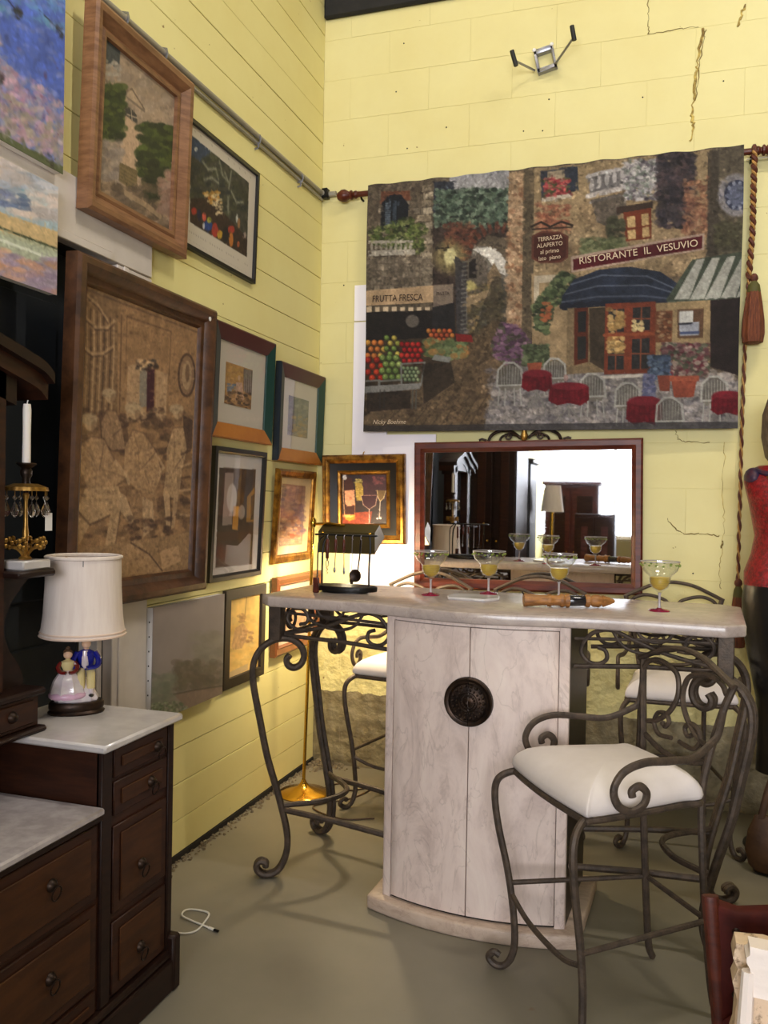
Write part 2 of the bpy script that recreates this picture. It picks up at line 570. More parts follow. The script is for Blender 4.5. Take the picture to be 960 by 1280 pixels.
for k in range(40):
    z0, z1 = 0.015 + PY * k, 0.015 + PY * (k + 1)
    if z0 > CZ - 0.05: break
    z1 = min(z1, CZ)
    g = gaps[k % 5] / 2
    if k == 0: z0 = 0.03
    if z1 < 2.56:
        plank(-1.71, -0.001, z0 + g, z1 - g, k)
    else:
        plank(-3.98, -0.001, z0 + g, z1 - g, k)
    if z1 < 2.56:
        plank(FY, -3.98, z0 + g, z1 - g, k)
    else:
        plank(FY, -3.985, z0 + g, z1 - g, k)
# white casing round the opening, dark door behind it
cas = struct(thing('trim_1', 'white painted casing around the dark opening', None, (0, DY0, 0)))
box('casing_jamb', 'casing_white', cas, -0.02, 0, 0, 0.022, 0.215, DZ)
box('casing_jamb', 'casing_white', cas, -0.2, -0.028, 0, -0.02, 0, DZ)
box('casing_bead', 'casing_white', cas, 0.022, 0.03, 0, 0.03, 0.06, DZ)
box('casing_head', 'casing_white', cas, -0.02, DY1 - DY0 - 0.215, DZ + 0.004, 0.022, 0.215, DZ + 0.225)
box('casing_lip', 'casing_white', cas, 0.022, DY1 - DY0 - 0.1, DZ + 0.0, 0.032, -0.04, DZ + 0.03)
box('casing_jamb', 'casing_white', cas, -0.02, DY1 - DY0 - 0.215, 0, 0.022, DY1 - DY0, DZ)
dr = struct(thing('door_1', 'dark navy closed door in the white cased opening', None, (-0.1, (DY0 + DY1) / 2, 0)))
hd = (DY0 - DY1) / 2
box('door_leaf', 'navy_dark', dr, -0.05, -hd, 0.005, 0, -0.002, DZ)
box('door_leaf', 'navy_dark', dr, -0.05, 0.002, 0.005, 0, hd - 0.03, DZ)
for s in (-1, 1):
    for z0, z1 in ((0.2, 1.0), (1.15, 2.15)):
        box('door_panel', 'navy_dark', dr, 0, s * hd / 2 - 0.28, z0, 0.012, s * hd / 2 + 0.28, z1, 0.006)

# back wall: painted concrete blocks
BH, BL = 0.2287, 0.457
wb = struct(box('wall_back', 'yellow_block', None, -0.2, 0.0022, 0, RX, 0.2, CZ, 0), 'yellow painted concrete block wall above a grey base')
blk = {}
def block(x0, x1, z0, z1):
    key = (round(x1 - x0, 3), round(z1 - z0, 3))
    if key not in blk:
        o = MB().box(0, 0.0, 0, x1 - x0, 0.05, z1 - z0).build('block', 'yellow_block', wb, bevel=0.0007)
        blk[key] = o.data
    else:
        o = bpy.data.objects.new('block', blk[key])
        COL.objects.link(o)
        o.parent = wb
    o.location = (x0, random.uniform(-0.0006, 0.0006), z0)
for c in range(19):
    z0, z1 = -0.008 + BH * c, -0.008 + BH * (c + 1)
    if z1 > 4.224: z1 = 4.224
    off = 1.76 if c % 2 else 1.9885
    x = off - BL * 5
    while x < 3.3:
        x0, x1 = max(x, 0.0), x + BL
        if x1 > 0.03:
            block(x0 + 0.0005, x1 - 0.0005, max(z0, 0) + 0.0005, z1 - 0.0005)
        x += BL
# cracks, as raised and hollow seams in the paint
def crack(pts, r, m='crack_dark', seed=0, n=5):
    random.seed(seed)
    P = catmull([(x, 0, z) for x, z in pts], n)
    P = [Vector((p.x + random.uniform(-0.006, 0.006), -0.0005, p.z + random.uniform(-0.004, 0.004))) for p in P]
    MB().tube(P, r, 6, ry=r, taper=lambda t: 0.35 + 0.65 * abs(math.sin(t * 9 + seed))).build('crack', m, wb)
crack([(2.023, 3.87), (2.0, 3.74), (1.995, 3.66), (1.985, 3.55), (1.975, 3.46), (1.985, 3.40), (1.975, 3.32)], 0.0075, 'crack_light', 1, 6)
crack([(2.03, 3.86), (2.012, 3.74), (2.005, 3.66), (1.99, 3.52)], 0.0028, 'crack_dark', 2, 8)
crack([(2.215, 3.96), (2.19, 3.9), (2.18, 3.86)], 0.007, 'crack_light', 3, 6)
crack([(1.757, 4.12), (1.757, 4.0), (1.76, 3.90), (1.775, 3.886), (1.88, 3.886), (2.0, 3.886)], 0.0022, 'crack_dark', 4, 9)
crack([(1.93, 1.88), (1.95, 1.84), (2.0, 1.825), (2.1, 1.822)], 0.0022, 'crack_dark', 5, 8)
crack([(1.90, 1.44), (1.95, 1.385), (2.0, 1.365), (2.08, 1.37), (2.15, 1.36)], 0.0028, 'crack_dark', 6, 8)
crack([(2.165, 1.34), (2.163, 1.30)], 0.005, 'crack_dark', 7, 4)
crack([(2.165, 1.82), (2.16, 1.6), (2.168, 1.4), (2.155, 1.2), (2.16, 1.1)], 0.0016, 'crack_light', 8, 10)
for x, z in [(0.47, 4.03), (0.43, 3.77), (0.5, 3.45), (1.27, 3.62), (1.14, 3.47), (1.24, 3.46), (1.74, 3.57), (2.12, 3.6), (0.72, 3.54), (2.03, 1.17), (0.14, 2.72)]:
    MB().lathe([(0.004, 0), (0.003, 0.003)], 8).build('nail_hole', 'gap_dark', wb, loc=(x, -0.0002, z), rot=(PI / 2, 0, 0))

# black top plate across the back wall
struct(box('trim_2', 'black_paint', None, 0.0, -0.03, 4.225, RX, 0.004, 4.62, 0.012), 'rough black beam along the top of the block wall')

# crumbling seam at the left wall's foot, its shade coloured as a dark strip
struct(box('gap_strip_left', 'gap_dark', None, -0.02, -1.7, 0.0, 0.004, 0, 0.028, 0.002), 'dark strip for the shade in the crumbling gap under the plank wall')
random.seed(11)
rb = MB()
for k in range(420):
    if k < 300:
        y = -random.random() ** 0.8 * 2.0
        x = 0.003 + abs(random.gauss(0, 0.02))
        r = random.uniform(0.003, 0.011)
    else:
        x = abs(random.gauss(0, 0.09)) + 0.02
        y = -abs(random.gauss(0, 0.05)) - 0.012
        r = random.uniform(0.006, 0.026) * (1 - min(x, .3) * 1.5)
    r = max(r, 0.003)
    c = Vector((x, y, r * 0.45))
    vs = [c + Vector((math.cos(a) * r * random.uniform(.6, 1.2), math.sin(a) * r * random.uniform(.6, 1.2), -r * 0.45)) for a in [i * PI * 2 / 5 for i in range(5)]]
    vs += [c + Vector((math.cos(a + .5) * r * random.uniform(.3, .8), math.sin(a + .5) * r * random.uniform(.3, .8), r * random.uniform(.2, .7))) for a in [i * PI * 2 / 5 for i in range(5)]]
    rb.rings([vs[:5], vs[5:]])
tag(rb.build('rubble', 'rubble_grey', smooth=False), 'loose grey rubble along the foot of the walls', 'rubble', None, 'stuff')

# hanging tube lamps under the ceiling
for i, (lx, ly, pw) in enumerate(CEILING_LAMPS):
    where = ['above the dresser side of the room', 'above the near bar stool', 'above the bar', 'near the shop window'][i]
    t = thing('ceiling_lamp', 'long white tube lamp hanging ' + where, 'lamp', (lx, ly, LAMP_Z), group='hanging tube lamps')
    m = MB()
    m.prism([(-0.09, 0.0), (0.09, 0.0), (0.05, 0.07), (-0.05, 0.07)], -0.62, 0.62)
    hs = m.build('housing', 'white_enamel', t, rot=(PI / 2, 0, PI / 2), loc=(0, 0, 0.035))
    for s in (-1, 1):
        MB().tube([(-0.6, s * 0.04, 0.012), (0.6, s * 0.04, 0.012)], 0.013, 8).build('tube', 'tube_glow', t)
        MB().tube([(s * 0.5, 0, 0.08), (s * 0.5, 0, CZ - LAMP_Z)], 0.004, 6).build('hanger', 'steel', t)
    area_light('tube_light', (lx, ly, LAMP_Z - 0.03), (0, 0, 0), 1.2, 0.12, pw, LAMP_COLOR)

# conduits on the left wall
def pipe(name, zs, x, r, label, m='conduit_grey'):
    t = thing(name, label, 'conduit', (0, -2.6, zs))
    MB().tube([(x, -1.4, -0.01), (x, 0.6, 0.01), (x, 1.6, 0.025), (x, 2.575, 0.04)], r, 10).build('pipe', m, t)
    for y in (0.7, 0.95, 1.75, 2.25):
        MB().tube([(0.002, y, 0.012 + r * 1.6 + 0.004 * y), (x + r, y, 0.012 + r * 1.3), (x + r * 1.25, y, 0.012), (x + r, y, 0.012 - r * 1.3), (0.002, y, 0.012 - r * 1.6)], 0.006, 6, ry=0.0025, up=(0, 1, 0)).build('clip', 'steel', t)
    return t
pc = pipe('wall_conduit', 3.195, 0.016, 0.0125, 'upper grey metal conduit running along the plank wall to the corner')
pipe('wall_conduit', 3.165, 0.010, 0.0085, 'thinner grey conduit running just below the wider one on the plank wall')
jb = thing('conduit_elbow', 'small grey conduit elbow box in the room corner', 'conduit fitting', (0.03, -0.03, 3.235))
MB().tube([(-0.012, -0.02, 0), (-0.01, 0.0, 0.0), (0.0, 0.012, 0.0), (0.06, 0.014, 0.0)], 0.016, 8).build('elbow', 'conduit_grey', jb)
box('box', 'black_metal', jb, -0.016, -0.02, -0.028, 0.02, 0.02, 0.028, 0.004)
MB().tube([(0.06, 0.014, 0.0), (0.12, 0.012, 0.002), (0.2, 0.014, 0.0)], 0.0035, 6).build('wire', 'conduit_grey', jb)

# ---------------------------------------------------------------- painted prints: colours per vertex on a fine grid
def vnoise(h, w, cell, rng, octaves=3):
    out = np.zeros((h, w))
    amp, tot = 1.0, 0.0
    for o in range(octaves):
        gh, gw = max(2, int(h / cell) + 2), max(2, int(w / cell) + 2)
        g = rng.random((gh, gw))
        yy = np.linspace(0, gh - 1.001, h)
        xx = np.linspace(0, gw - 1.001, w)
        y0, x0 = yy.astype(int), xx.astype(int)
        fy, fx = (yy - y0)[:, None], (xx - x0)[None, :]
        fy, fx = fy * fy * (3 - 2 * fy), fx * fx * (3 - 2 * fx)
        a = g[y0][:, x0] * (1 - fx) + g[y0][:, x0 + 1] * fx
        b = g[y0 + 1][:, x0] * (1 - fx) + g[y0 + 1][:, x0 + 1] * fx
        out += amp * (a * (1 - fy) + b * fy)
        tot += amp
        amp *= 0.55
        cell = max(1.5, cell / 2)
    return out / tot

class Paint:
    """a picture painted in the coordinates of its own sheet; quad gives the sheet's corners TL TR BR BL in sketch units"""
    def __init__(s, quad, w, h, base, seed=1):
        s.w, s.h, s.W, s.H = w, h, w * 2, h * 2
        A, B = [], []
        for (x, y), (u, v) in zip(quad, ((0, 0), (1, 0), (1, 1), (0, 1))):
            A.append([x, y, 1, 0, 0, 0, -u * x, -u * y]); B.append(u)
            A.append([0, 0, 0, x, y, 1, -v * x, -v * y]); B.append(v)
        s.Hm = np.append(np.linalg.solve(np.array(A, float), np.array(B, float)), 1).reshape(3, 3)
        s.rng = np.random.default_rng(seed)
        s.a = np.empty((s.H, s.W, 3))
        s.a[:] = base
        c = np.mean(np.array(quad, float), 0)
        d = s.m([c, c + [1, 0], c + [0, 1]])
        s.k = math.sqrt(np.hypot(*(d[1] - d[0])) * np.hypot(*(d[2] - d[0])))
    def m(s, pts):
        p = np.c_[np.array(pts, float), np.ones(len(pts))] @ s.Hm.T
        return p[:, :2] / p[:, 2:] * [s.W, s.H]
    def _box(s, q, pad=2):
        x0, y0 = np.floor(q.min(0) - pad).astype(int)
        x1, y1 = np.ceil(q.max(0) + pad).astype(int)
        return max(x0, 0), max(y0, 0), min(x1, s.W), min(y1, s.H)
    def _mask(s, q):
        x0, y0, x1, y1 = s._box(q)
        if x1 <= x0 or y1 <= y0: return None
        X, Y = np.meshgrid(np.arange(x0, x1) + .5, np.arange(y0, y1) + .5)
        ins = np.zeros(X.shape, bool)
        n = len(q)
        for i in range(n):
            xa, ya = q[i]; xb, yb = q[(i + 1) % n]
            if ya == yb: continue
            c = ((ya > Y) != (yb > Y)) & (X < (xb - xa) * (Y - ya) / (yb - ya) + xa)
            ins ^= c
        return (slice(y0, y1), slice(x0, x1)), ins.astype(float)
    def put(s, sl, mask, col, a=1.0):
        mk = (mask * a)[..., None]
        s.a[sl] = s.a[sl] * (1 - mk) + np.asarray(col, float) * mk
    def poly(s, pts, col, a=1.0, mottle=0.0, cell=8, col2=None):
        r = s._mask(s.m(pts))
        if r is None: return s
        sl, mk = r
        if col2 is not None:
            t = np.linspace(0, 1, mk.shape[0])[:, None, None]
            col = np.asarray(col, float) * (1 - t) + np.asarray(col2, float) * t
            col = np.broadcast_to(col, mk.shape + (3,)).copy()
        if mottle:
            n = vnoise(mk.shape[0], mk.shape[1], cell, s.rng)[..., None]
            col = np.asarray(col, float) * (1 + mottle * (n - .5) * 2)
        s.put(sl, mk, col, a)
        return s
    def ell(s, cx, cy, rx, ry, col, a=1.0, soft=0.0):
        q = s.m([(cx, cy), (cx + rx, cy), (cx, cy + ry)])
        ux, uy = q[1] - q[0], q[2] - q[0]
        ext = np.array([abs(ux) + abs(uy)])
        x0, y0, x1, y1 = s._box(np.vstack([q[0] - ext * (1 + soft), q[0] + ext * (1 + soft)]))
        if x1 <= x0 or y1 <= y0: return s
        X, Y = np.meshgrid(np.arange(x0, x1) + .5 - q[0][0], np.arange(y0, y1) + .5 - q[0][1])
        M = np.linalg.inv(np.array([ux, uy]).T + 1e-9 * np.eye(2))
        d = np.hypot(M[0, 0] * X + M[0, 1] * Y, M[1, 0] * X + M[1, 1] * Y)
        mk = np.clip((1 + soft - d) / max(soft, .12), 0, 1) if soft else (d < 1).astype(float)
        s.put((slice(y0, y1), slice(x0, x1)), mk, col, a)
        return s
    def line(s, pts, w, col, a=1.0):
        q = s.m(pts)
        hw = max(w * s.k / 2, 0.6)
        for p0, p1 in zip(q[:-1], q[1:]):
            x0, y0, x1, y1 = s._box(np.array([p0, p1]), hw + 2)
            if x1 <= x0 or y1 <= y0: continue
            X, Y = np.meshgrid(np.arange(x0, x1) + .5, np.arange(y0, y1) + .5)
            d = p1 - p0
            L = max(d @ d, 1e-9)
            t = np.clip(((X - p0[0]) * d[0] + (Y - p0[1]) * d[1]) / L, 0, 1)
            r = np.hypot(X - p0[0] - t * d[0], Y - p0[1] - t * d[1])
            s.put((slice(y0, y1), slice(x0, x1)), np.clip(hw + .5 - r, 0, 1), col, a)
        return s
    def dabs(s, x0, y0, x1, y1, n, r, cols, a=0.85, flat=0.7, poly=None):
        cols = [np.array(c, float) for c in cols]
        for _ in range(n):
            x, y = x0 + (x1 - x0) * s.rng.random(), y0 + (y1 - y0) * s.rng.random()
            if poly is not None:
                ins = False
                for i in range(len(poly)):
                    xa, ya = poly[i]; xb, yb = poly[(i + 1) % len(poly)]
                    if (ya > y) != (yb > y) and x < (xb - xa) * (y - ya) / (yb - ya) + xa: ins = not ins
                if not ins: continue
            c = cols[s.rng.integers(len(cols))] * (0.85 + .3 * s.rng.random())
            q = r * (.6 + .8 * s.rng.random())
            s.ell(x, y, q, q * flat, c, a, 0.3)
        return s
    def mottle(s, amp=0.12, cell=10):
        s.a *= 1 + amp * 2 * (vnoise(s.H, s.W, cell, s.rng)[..., None] - .5)
        return s
    def weave(s, amp=0.05):
        s.a *= 1 + amp * (s.rng.random((s.H, s.W, 1)) - .5) * 2
        return s
    def impasto(s, n, r, amp=0.25, a=0.6, flat=0.6):
        """short brush strokes in the colours already there"""
        r = max(r * s.k, 0.9)
        for _ in range(n):
            x, y = s.rng.random() * s.W, s.rng.random() * s.H
            c = s.a[min(int(y), s.H - 1), min(int(x), s.W - 1)] * (1 + amp * (s.rng.random() * 2 - 1))
            q = r * (.6 + .9 * s.rng.random())
            th = s.rng.random() * PI
            x += s.rng.normal() * q * .5
            y += s.rng.normal() * q * .5
            x0, y0, x1, y1 = max(int(x - q - 1), 0), max(int(y - q - 1), 0), min(int(x + q + 2), s.W), min(int(y + q + 2), s.H)
            if x1 <= x0 or y1 <= y0: continue
            X, Y = np.meshgrid(np.arange(x0, x1) + .5 - x, np.arange(y0, y1) + .5 - y)
            u, v = X * math.cos(th) + Y * math.sin(th), (Y * math.cos(th) - X * math.sin(th)) / flat
            s.put((slice(y0, y1), slice(x0, x1)), np.clip((q - np.hypot(u, v)) / (q * .35), 0, 1), c, a)
        return s
    def blur(s, k=1):
        for _ in range(k):
            b = np.pad(s.a, ((1, 1), (1, 1), (0, 0)), 'edge')
            s.a = (b[1:-1, 1:-1] * 2 + b[:-2, 1:-1] + b[2:, 1:-1] + b[1:-1, :-2] + b[1:-1, 2:]) / 6
        return s
    def contrast(s, k, mid=95):
        s.a = np.clip(mid + (s.a - mid) * k, 4, 255)
        return s
    def linear(s, gain=1.0):
        a = s.a.reshape(s.h, 2, s.w, 2, 3).mean((1, 3)) * gain
        a = np.clip(a, 0, 255) / 255
        return np.where(a <= 0.04045, a / 12.92, ((a + 0.055) / 1.055) ** 2.4)

def print_mat_node(name, rough=0.75, coat=0.0, bump=0.0):
    m = bpy.data.materials.new(name)
    m.use_nodes = True
    nt = m.node_tree
    b = nt.nodes['Principled BSDF']
    at = nt.nodes.new('ShaderNodeAttribute')
    at.attribute_name = 'print'
    nt.links.new(at.outputs['Color'], b.inputs['Base Color'])
    b.inputs['Roughness'].default_value = rough
    b.inputs['Coat Weight'].default_value = coat
    if bump:
        tc = nt.nodes.new('ShaderNodeTexCoord')
        nz = nt.nodes.new('ShaderNodeTexNoise')
        nz.inputs['Scale'].default_value = 220
        nt.links.new(tc.outputs['Object'], nz.inputs['Vector'])
        bp = nt.nodes.new('ShaderNodeBump')
        bp.inputs['Strength'].default_value = bump
        bp.inputs['Distance'].default_value = 0.004
        nt.links.new(nz.outputs['Fac'], bp.inputs['Height'])
        nt.links.new(bp.outputs[0], b.inputs['Normal'])
    MATS[name] = m
print_mat_node('printed_paper', 0.7)
print_mat_node('painted_canvas', 0.55, bump=0.2)
print_mat_node('woven_cloth', 0.9, bump=0.5)

def sheet(name, p, w, h, parent, m='printed_paper', y=0.0, z0=0.0, x0=None, gain=1.0, disp=None, thick=0.002):
    """lay a Paint p out as a solid sheet w x h in the XZ plane facing -Y; lower edge at z0"""
    nx, nz = p.w, p.h
    x0 = -w / 2 if x0 is None else x0
    us, vs = np.linspace(0, 1, nx), np.linspace(0, 1, nz)
    U, V = np.meshgrid(us, vs)
    Xs, Zs = x0 + U * w, z0 + (1 - V) * h
    Ys = np.full_like(Xs, y)
    if disp is not None:
        Xs, Ys, Zs = disp(U, V, Xs, Ys, Zs)
    front = np.c_[Xs.ravel(), Ys.ravel(), Zs.ravel()]
    # rim and back so that the sheet has thickness
    idx = np.concatenate([np.arange(nx), np.arange(1, nz) * nx + nx - 1, (nz - 1) * nx + np.arange(nx - 2, -1, -1), np.arange(nz - 2, 0, -1) * nx])
    if disp is not None:          # draped cloth: a full second face
        co = np.vstack([front, front + [0, thick, 0]])
        i = np.arange(nz - 1)[:, None] * nx + np.arange(nx - 1)[None, :]
        q = np.stack([i, i + nx, i + nx + 1, i + 1], -1).reshape(-1, 4)
        N = len(front)
        r = np.stack([idx, np.roll(idx, -1), N + np.roll(idx, -1), N + idx], -1)
        quads = np.vstack([q, q[:, ::-1] + N, r])
        me = bpy.data.meshes.new(name)
        me.vertices.add(len(co)); me.vertices.foreach_set('co', co.ravel().astype(np.float32))
        me.loops.add(len(quads) * 4); me.loops.foreach_set('vertex_index', quads.ravel().astype(np.int32))
        me.polygons.add(len(quads)); me.polygons.foreach_set('loop_start', (np.arange(len(quads)) * 4).astype(np.int32))
        me.update(calc_edges=True)
        me.validate()
        cl = p.linear(gain).reshape(-1, 3)
        cl = np.vstack([cl, cl])
        at = me.color_attributes.new('print', 'FLOAT_COLOR', 'POINT')
        at.data.foreach_set('color', np.c_[cl, np.ones(len(cl))].ravel().astype(np.float32))
        return link(name, me, m, parent, smooth=True, angle=60)
    back = front[idx] + [0, thick, 0]
    co = np.vstack([front, back])
    i = np.arange(nz - 1)[:, None] * nx + np.arange(nx - 1)[None, :]
    q = np.stack([i, i + nx, i + nx + 1, i + 1], -1).reshape(-1, 4)
    n, N = len(idx), len(front)
    r = np.stack([idx, np.roll(idx, -1), N + np.roll(np.arange(n), -1), N + np.arange(n)], -1)
    quads = np.vstack([q, r])
    me = bpy.data.meshes.new(name)
    me.vertices.add(len(co)); me.vertices.foreach_set('co', co.ravel().astype(np.float32))
    nf = len(quads)
    me.loops.add(nf * 4 + n); me.loops.foreach_set('vertex_index', np.concatenate([quads.ravel(), N + np.arange(n)[::-1]]).astype(np.int32))
    me.polygons.add(nf + 1)
    me.polygons.foreach_set('loop_start', np.append(np.arange(nf) * 4, nf * 4).astype(np.int32))
    me.update(calc_edges=True)
    me.validate()
    cl = p.linear(gain).reshape(-1, 3)
    cl = np.vstack([cl, cl[idx]])
    at = me.color_attributes.new('print', 'FLOAT_COLOR', 'POINT')
    at.data.foreach_set('color', np.c_[cl, np.ones(len(cl))].ravel().astype(np.float32))
    return link(name, me, m, parent, smooth=True, angle=60)

def frame(parent, w, h, prof, m, name='frame', z0=0.0, sides=None):
    """mitred picture frame; prof = (inset from outer edge, out from the wall) from outer back to inner back; sides = 4 materials L T R B"""
    def loop(d, o):
        return [(-w / 2 + d, -o, z0 + d), (w / 2 - d, -o, z0 + d), (w / 2 - d, -o, z0 + h - d), (-w / 2 + d, -o, z0 + h - d)]
    L = [loop(*p) for p in prof]
    if sides is None:
        mb = MB()
        mb.rings(L + [L[0]], False, False)
        return mb.build(name, m, parent, angle=30)
    out = []
    for k, mm in zip((3, 2, 1, 0), sides):
        a = [l[k] for l in L]; b = [l[(k + 1) % 4] for l in L]
        mb = MB()
        mb.rings([a, b])
        out.append(mb.build('frame_rail', mm, parent, angle=30))
    return out

def glazing(parent, w, h, y, z0):
    return box('glazing', 'picture_glass', parent, -w / 2, y - 0.0015, z0, w / 2, y, z0 + h, 0)

def lettering(text, size, m, parent, loc, rot=(PI / 2, 0, 0), name='lettering', width=None, shear=0.0, space=1.0):
    c = bpy.data.curves.new(name, 'FONT')
    c.body = text
    c.size = size
    c.align_x = 'CENTER'
    c.align_y = 'CENTER'
    c.extrude = 0.0004
    c.shear = shear
    c.space_character = space
    c.space_line = 0.85
    c.resolution_u = 3
    t = bpy.data.objects.new('tmp', c)
    COL.objects.link(t)
    bpy.context.view_layer.update()
    me = bpy.data.meshes.new_from_object(t.evaluated_get(bpy.context.evaluated_depsgraph_get()))
    bpy.data.objects.remove(t)
    if width:
        co = np.empty(len(me.vertices) * 3); me.vertices.foreach_get('co', co); co = co.reshape(-1, 3)
        co[:, 0] *= width / max(np.ptp(co[:, 0]), 1e-6)
        me.vertices.foreach_set('co', co.ravel())
    return link(name, me, m, parent, smooth=False, loc=loc, rot=rot)

def left_pic(name, label, y0, y1, z0, x=0.0, tilt=0.0, group='pictures on the plank wall'):
    return thing(name, label, 'picture', (x, (y0 + y1) / 2, z0), (math.radians(tilt), 0, PI / 2), group)

# ---------------------------------------------------------------- pictures on the left wall
# blossom canvas
t = left_pic('canvas_painting', 'unframed canvas of pink blossom under a blue sky, topmost on the plank wall', -2.935, -2.262, 2.515, 0.0235)
p = Paint([(-185, -205), (190, -45), (183, 515), (-185, 330)], 150, 140, (110, 130, 200), 3)
p.poly([(-185, -240), (190, 0), (190, 330), (-185, 90)], (78, 104, 196), 1, .25, 40)
p.dabs(-180, -200, 190, 120, 420, 13, [(120, 186, 210), (96, 140, 214), (80, 104, 200), (140, 160, 212), (110, 170, 206)], .4, .6)
p.dabs(-180, 40, 190, 330, 240, 9, [(84, 108, 200), (100, 120, 204), (140, 150, 206)], .5, .6)
p.dabs(-180, 60, 190, 480, 1700, 8, [(222, 164, 190), (206, 146, 176), (190, 166, 186), (150, 152, 180), (220, 184, 196), (176, 160, 160)], .5, .7, poly=[(-185, 90), (10, 150), (60, 260), (120, 280), (190, 330), (190, 480), (-185, 330)])
p.dabs(-180, 200, 190, 510, 900, 8, [(168, 162, 142), (152, 146, 128), (188, 172, 152), (196, 152, 168)], .5, .7, poly=[(-185, 200), (190, 390), (190, 520), (-185, 340)])
for x, y, u, v in [(5, 40, 70, 110), (120, 80, 175, 118), (0, 265, 30, 292), (-120, -60, -60, 10)]:
    p.line([(x, y), (u, v)], 3, (30, 34, 50))
    p.dabs(u - 8, v - 12, u + 8, v + 14, 14, 4, [(30, 40, 40), (60, 50, 60)], .7)
p.dabs(-100, 180, 170, 420, 40, 3.5, [(120, 60, 90), (150, 80, 110)], .5)
p.poly([(-185, 318), (183, 492), (183, 520), (-185, 350)], (96, 104, 70))
for k, (x, y) in enumerate([(135, 455), (142, 462), (150, 470), (138, 478), (148, 486)]):
    p.line([(x, y), (x + 6, y + 4), (x + 12, y + 2)], 2, (50, 46, 44))
p.impasto(2500, 7, .2, .5)
box('stretcher', 'paper_white', t, -0.335, -0.028, 0.001, 0.335, 0, 0.619)
sheet('canvas', p, 0.673, 0.62, t, 'painted_canvas', -0.0305, gain=0.93)
# beach canvas
t = left_pic('canvas_painting', 'unframed canvas of clouds and surf on a beach, hung over the white casing', -2.80, -2.30, 2.125, 0.036)
p = Paint([(-25, 455), (145, 566), (132, 848), (-25, 795)], 130, 110, (170, 190, 200), 5)
p.poly([(-30, 440), (150, 560), (150, 640), (-30, 560)], (84, 160, 186), 1, .15, 20)
p.dabs(-20, 520, 146, 660, 160, 16, [(226, 210, 205), (206, 200, 206), (170, 180, 200), (216, 196, 186)], .6)
p.poly([(-30, 640), (150, 690), (150, 745), (-30, 700)], (222, 182, 120), .8, .1)
p.poly([(-30, 690), (150, 735), (150, 790), (-30, 740)], (180, 186, 160), .9, .25, 6)
p.line([(-30, 672), (60, 705), (146, 735)], 4, (60, 70, 50))
p.line([(-30, 700), (60, 735), (140, 765)], 5, (226, 230, 216))
p.poly([(-30, 735), (146, 785), (146, 850), (-30, 800)], (170, 150, 170), .9, .2, 8)
p.dabs(-20, 760, 140, 845, 60, 10, [(210, 160, 130), (160, 140, 170), (196, 150, 130)], .6)
p.dabs(20, 610, 100, 650, 26, 8, [(110, 120, 160), (90, 110, 150)], .6)
p.impasto(1500, 5, .15, .5, .35)
box('stretcher', 'paper_white', t, -0.25, -0.028, 0.001, 0.25, 0, 0.334)
sheet('canvas', p, 0.502, 0.335, t, 'painted_canvas', -0.0305)
# doorway painting in the oak frame
t = left_pic('framed_painting', 'painting of a pale doorway between green bushes in a wide brown wood frame', -2.16, -1.55, 2.445, 0.024, 2.0)
W, H = 0.61, 0.685
frame(t, W, H, [(0, 0), (0, 0.045), (0.012, 0.052), (0.03, 0.05), (0.062, 0.026), (0.072, 0.030), (0.085, 0.027), (0.087, 0.012), (0.08, 0)], 'frame_oak')
p = Paint([(92, 180), (462, 465), (432, 1165), (62, 965)], 150, 170, (160, 138, 118), 7)
p.poly([(92, 150), (470, 440), (440, 1190), (50, 960)], (166, 142, 120), 1, .16, 26)
p.dabs(180, 250, 470, 700, 200, 22, [(170, 150, 132), (150, 130, 114), (184, 158, 130)], .4)
p.poly([(90, 170), (182, 245), (178, 370), (140, 340), (88, 330)], (72, 76, 80), 1, .2)
p.dabs(90, 320, 180, 420, 40, 10, [(180, 170, 156), (150, 140, 130)], .6)
p.poly([(200, 460), (250, 448), (300, 540), (290, 560)], (186, 160, 132))
p.line([(90, 400), (300, 555)], 9, (130, 112, 96)); p.line([(205, 465), (240, 450), (300, 545)], 8, (120, 100, 84))
p.poly([(190, 560), (275, 640), (270, 900), (180, 830)], (198, 166, 136), 1, .08)
p.poly([(208, 548), (232, 540), (262, 575), (268, 620), (206, 580)], (62, 58, 56)); p.line([(235, 545), (240, 600)], 4, (190, 170, 150)); p.line([(215, 575), (262, 590)], 4, (190, 170, 150))
for bx in [(80, 440, 195, 700), (275, 615, 445, 870)]:
    p.dabs(*bx, 260, 17, [(58, 70, 34), (44, 56, 30), (76, 88, 40), (36, 44, 28)], .8)
p.dabs(300, 800, 375, 1000, 120, 15, [(40, 46, 32), (50, 56, 34), (34, 38, 28)], .8)
p.dabs(60, 700, 190, 900, 90, 18, [(150, 136, 128), (130, 116, 108), (166, 150, 136)], .5)
p.poly([(182, 810), (268, 850), (262, 960), (176, 900)], (104, 88, 58), .9, .15)
for k in range(5): p.line([(180, 830 + k * 18), (266, 880 + k * 18)], 5, (140, 118, 84), .7)
p.dabs(60, 920, 430, 1160, 160, 22, [(112, 92, 74), (90, 74, 60), (150, 124, 98), (80, 66, 58)], .5)
p.line([(210, 960), (300, 1010), (380, 1070)], 22, (168, 142, 112), .8)
p.dabs(380, 850, 445, 1060, 60, 16, [(150, 116, 100), (166, 136, 120)], .6)
p.impasto(1600, 7, .22, .4)
sheet('canvas', p, W - 0.15, H - 0.15, t, 'painted_canvas', -0.014, 0.075, gain=0.95)
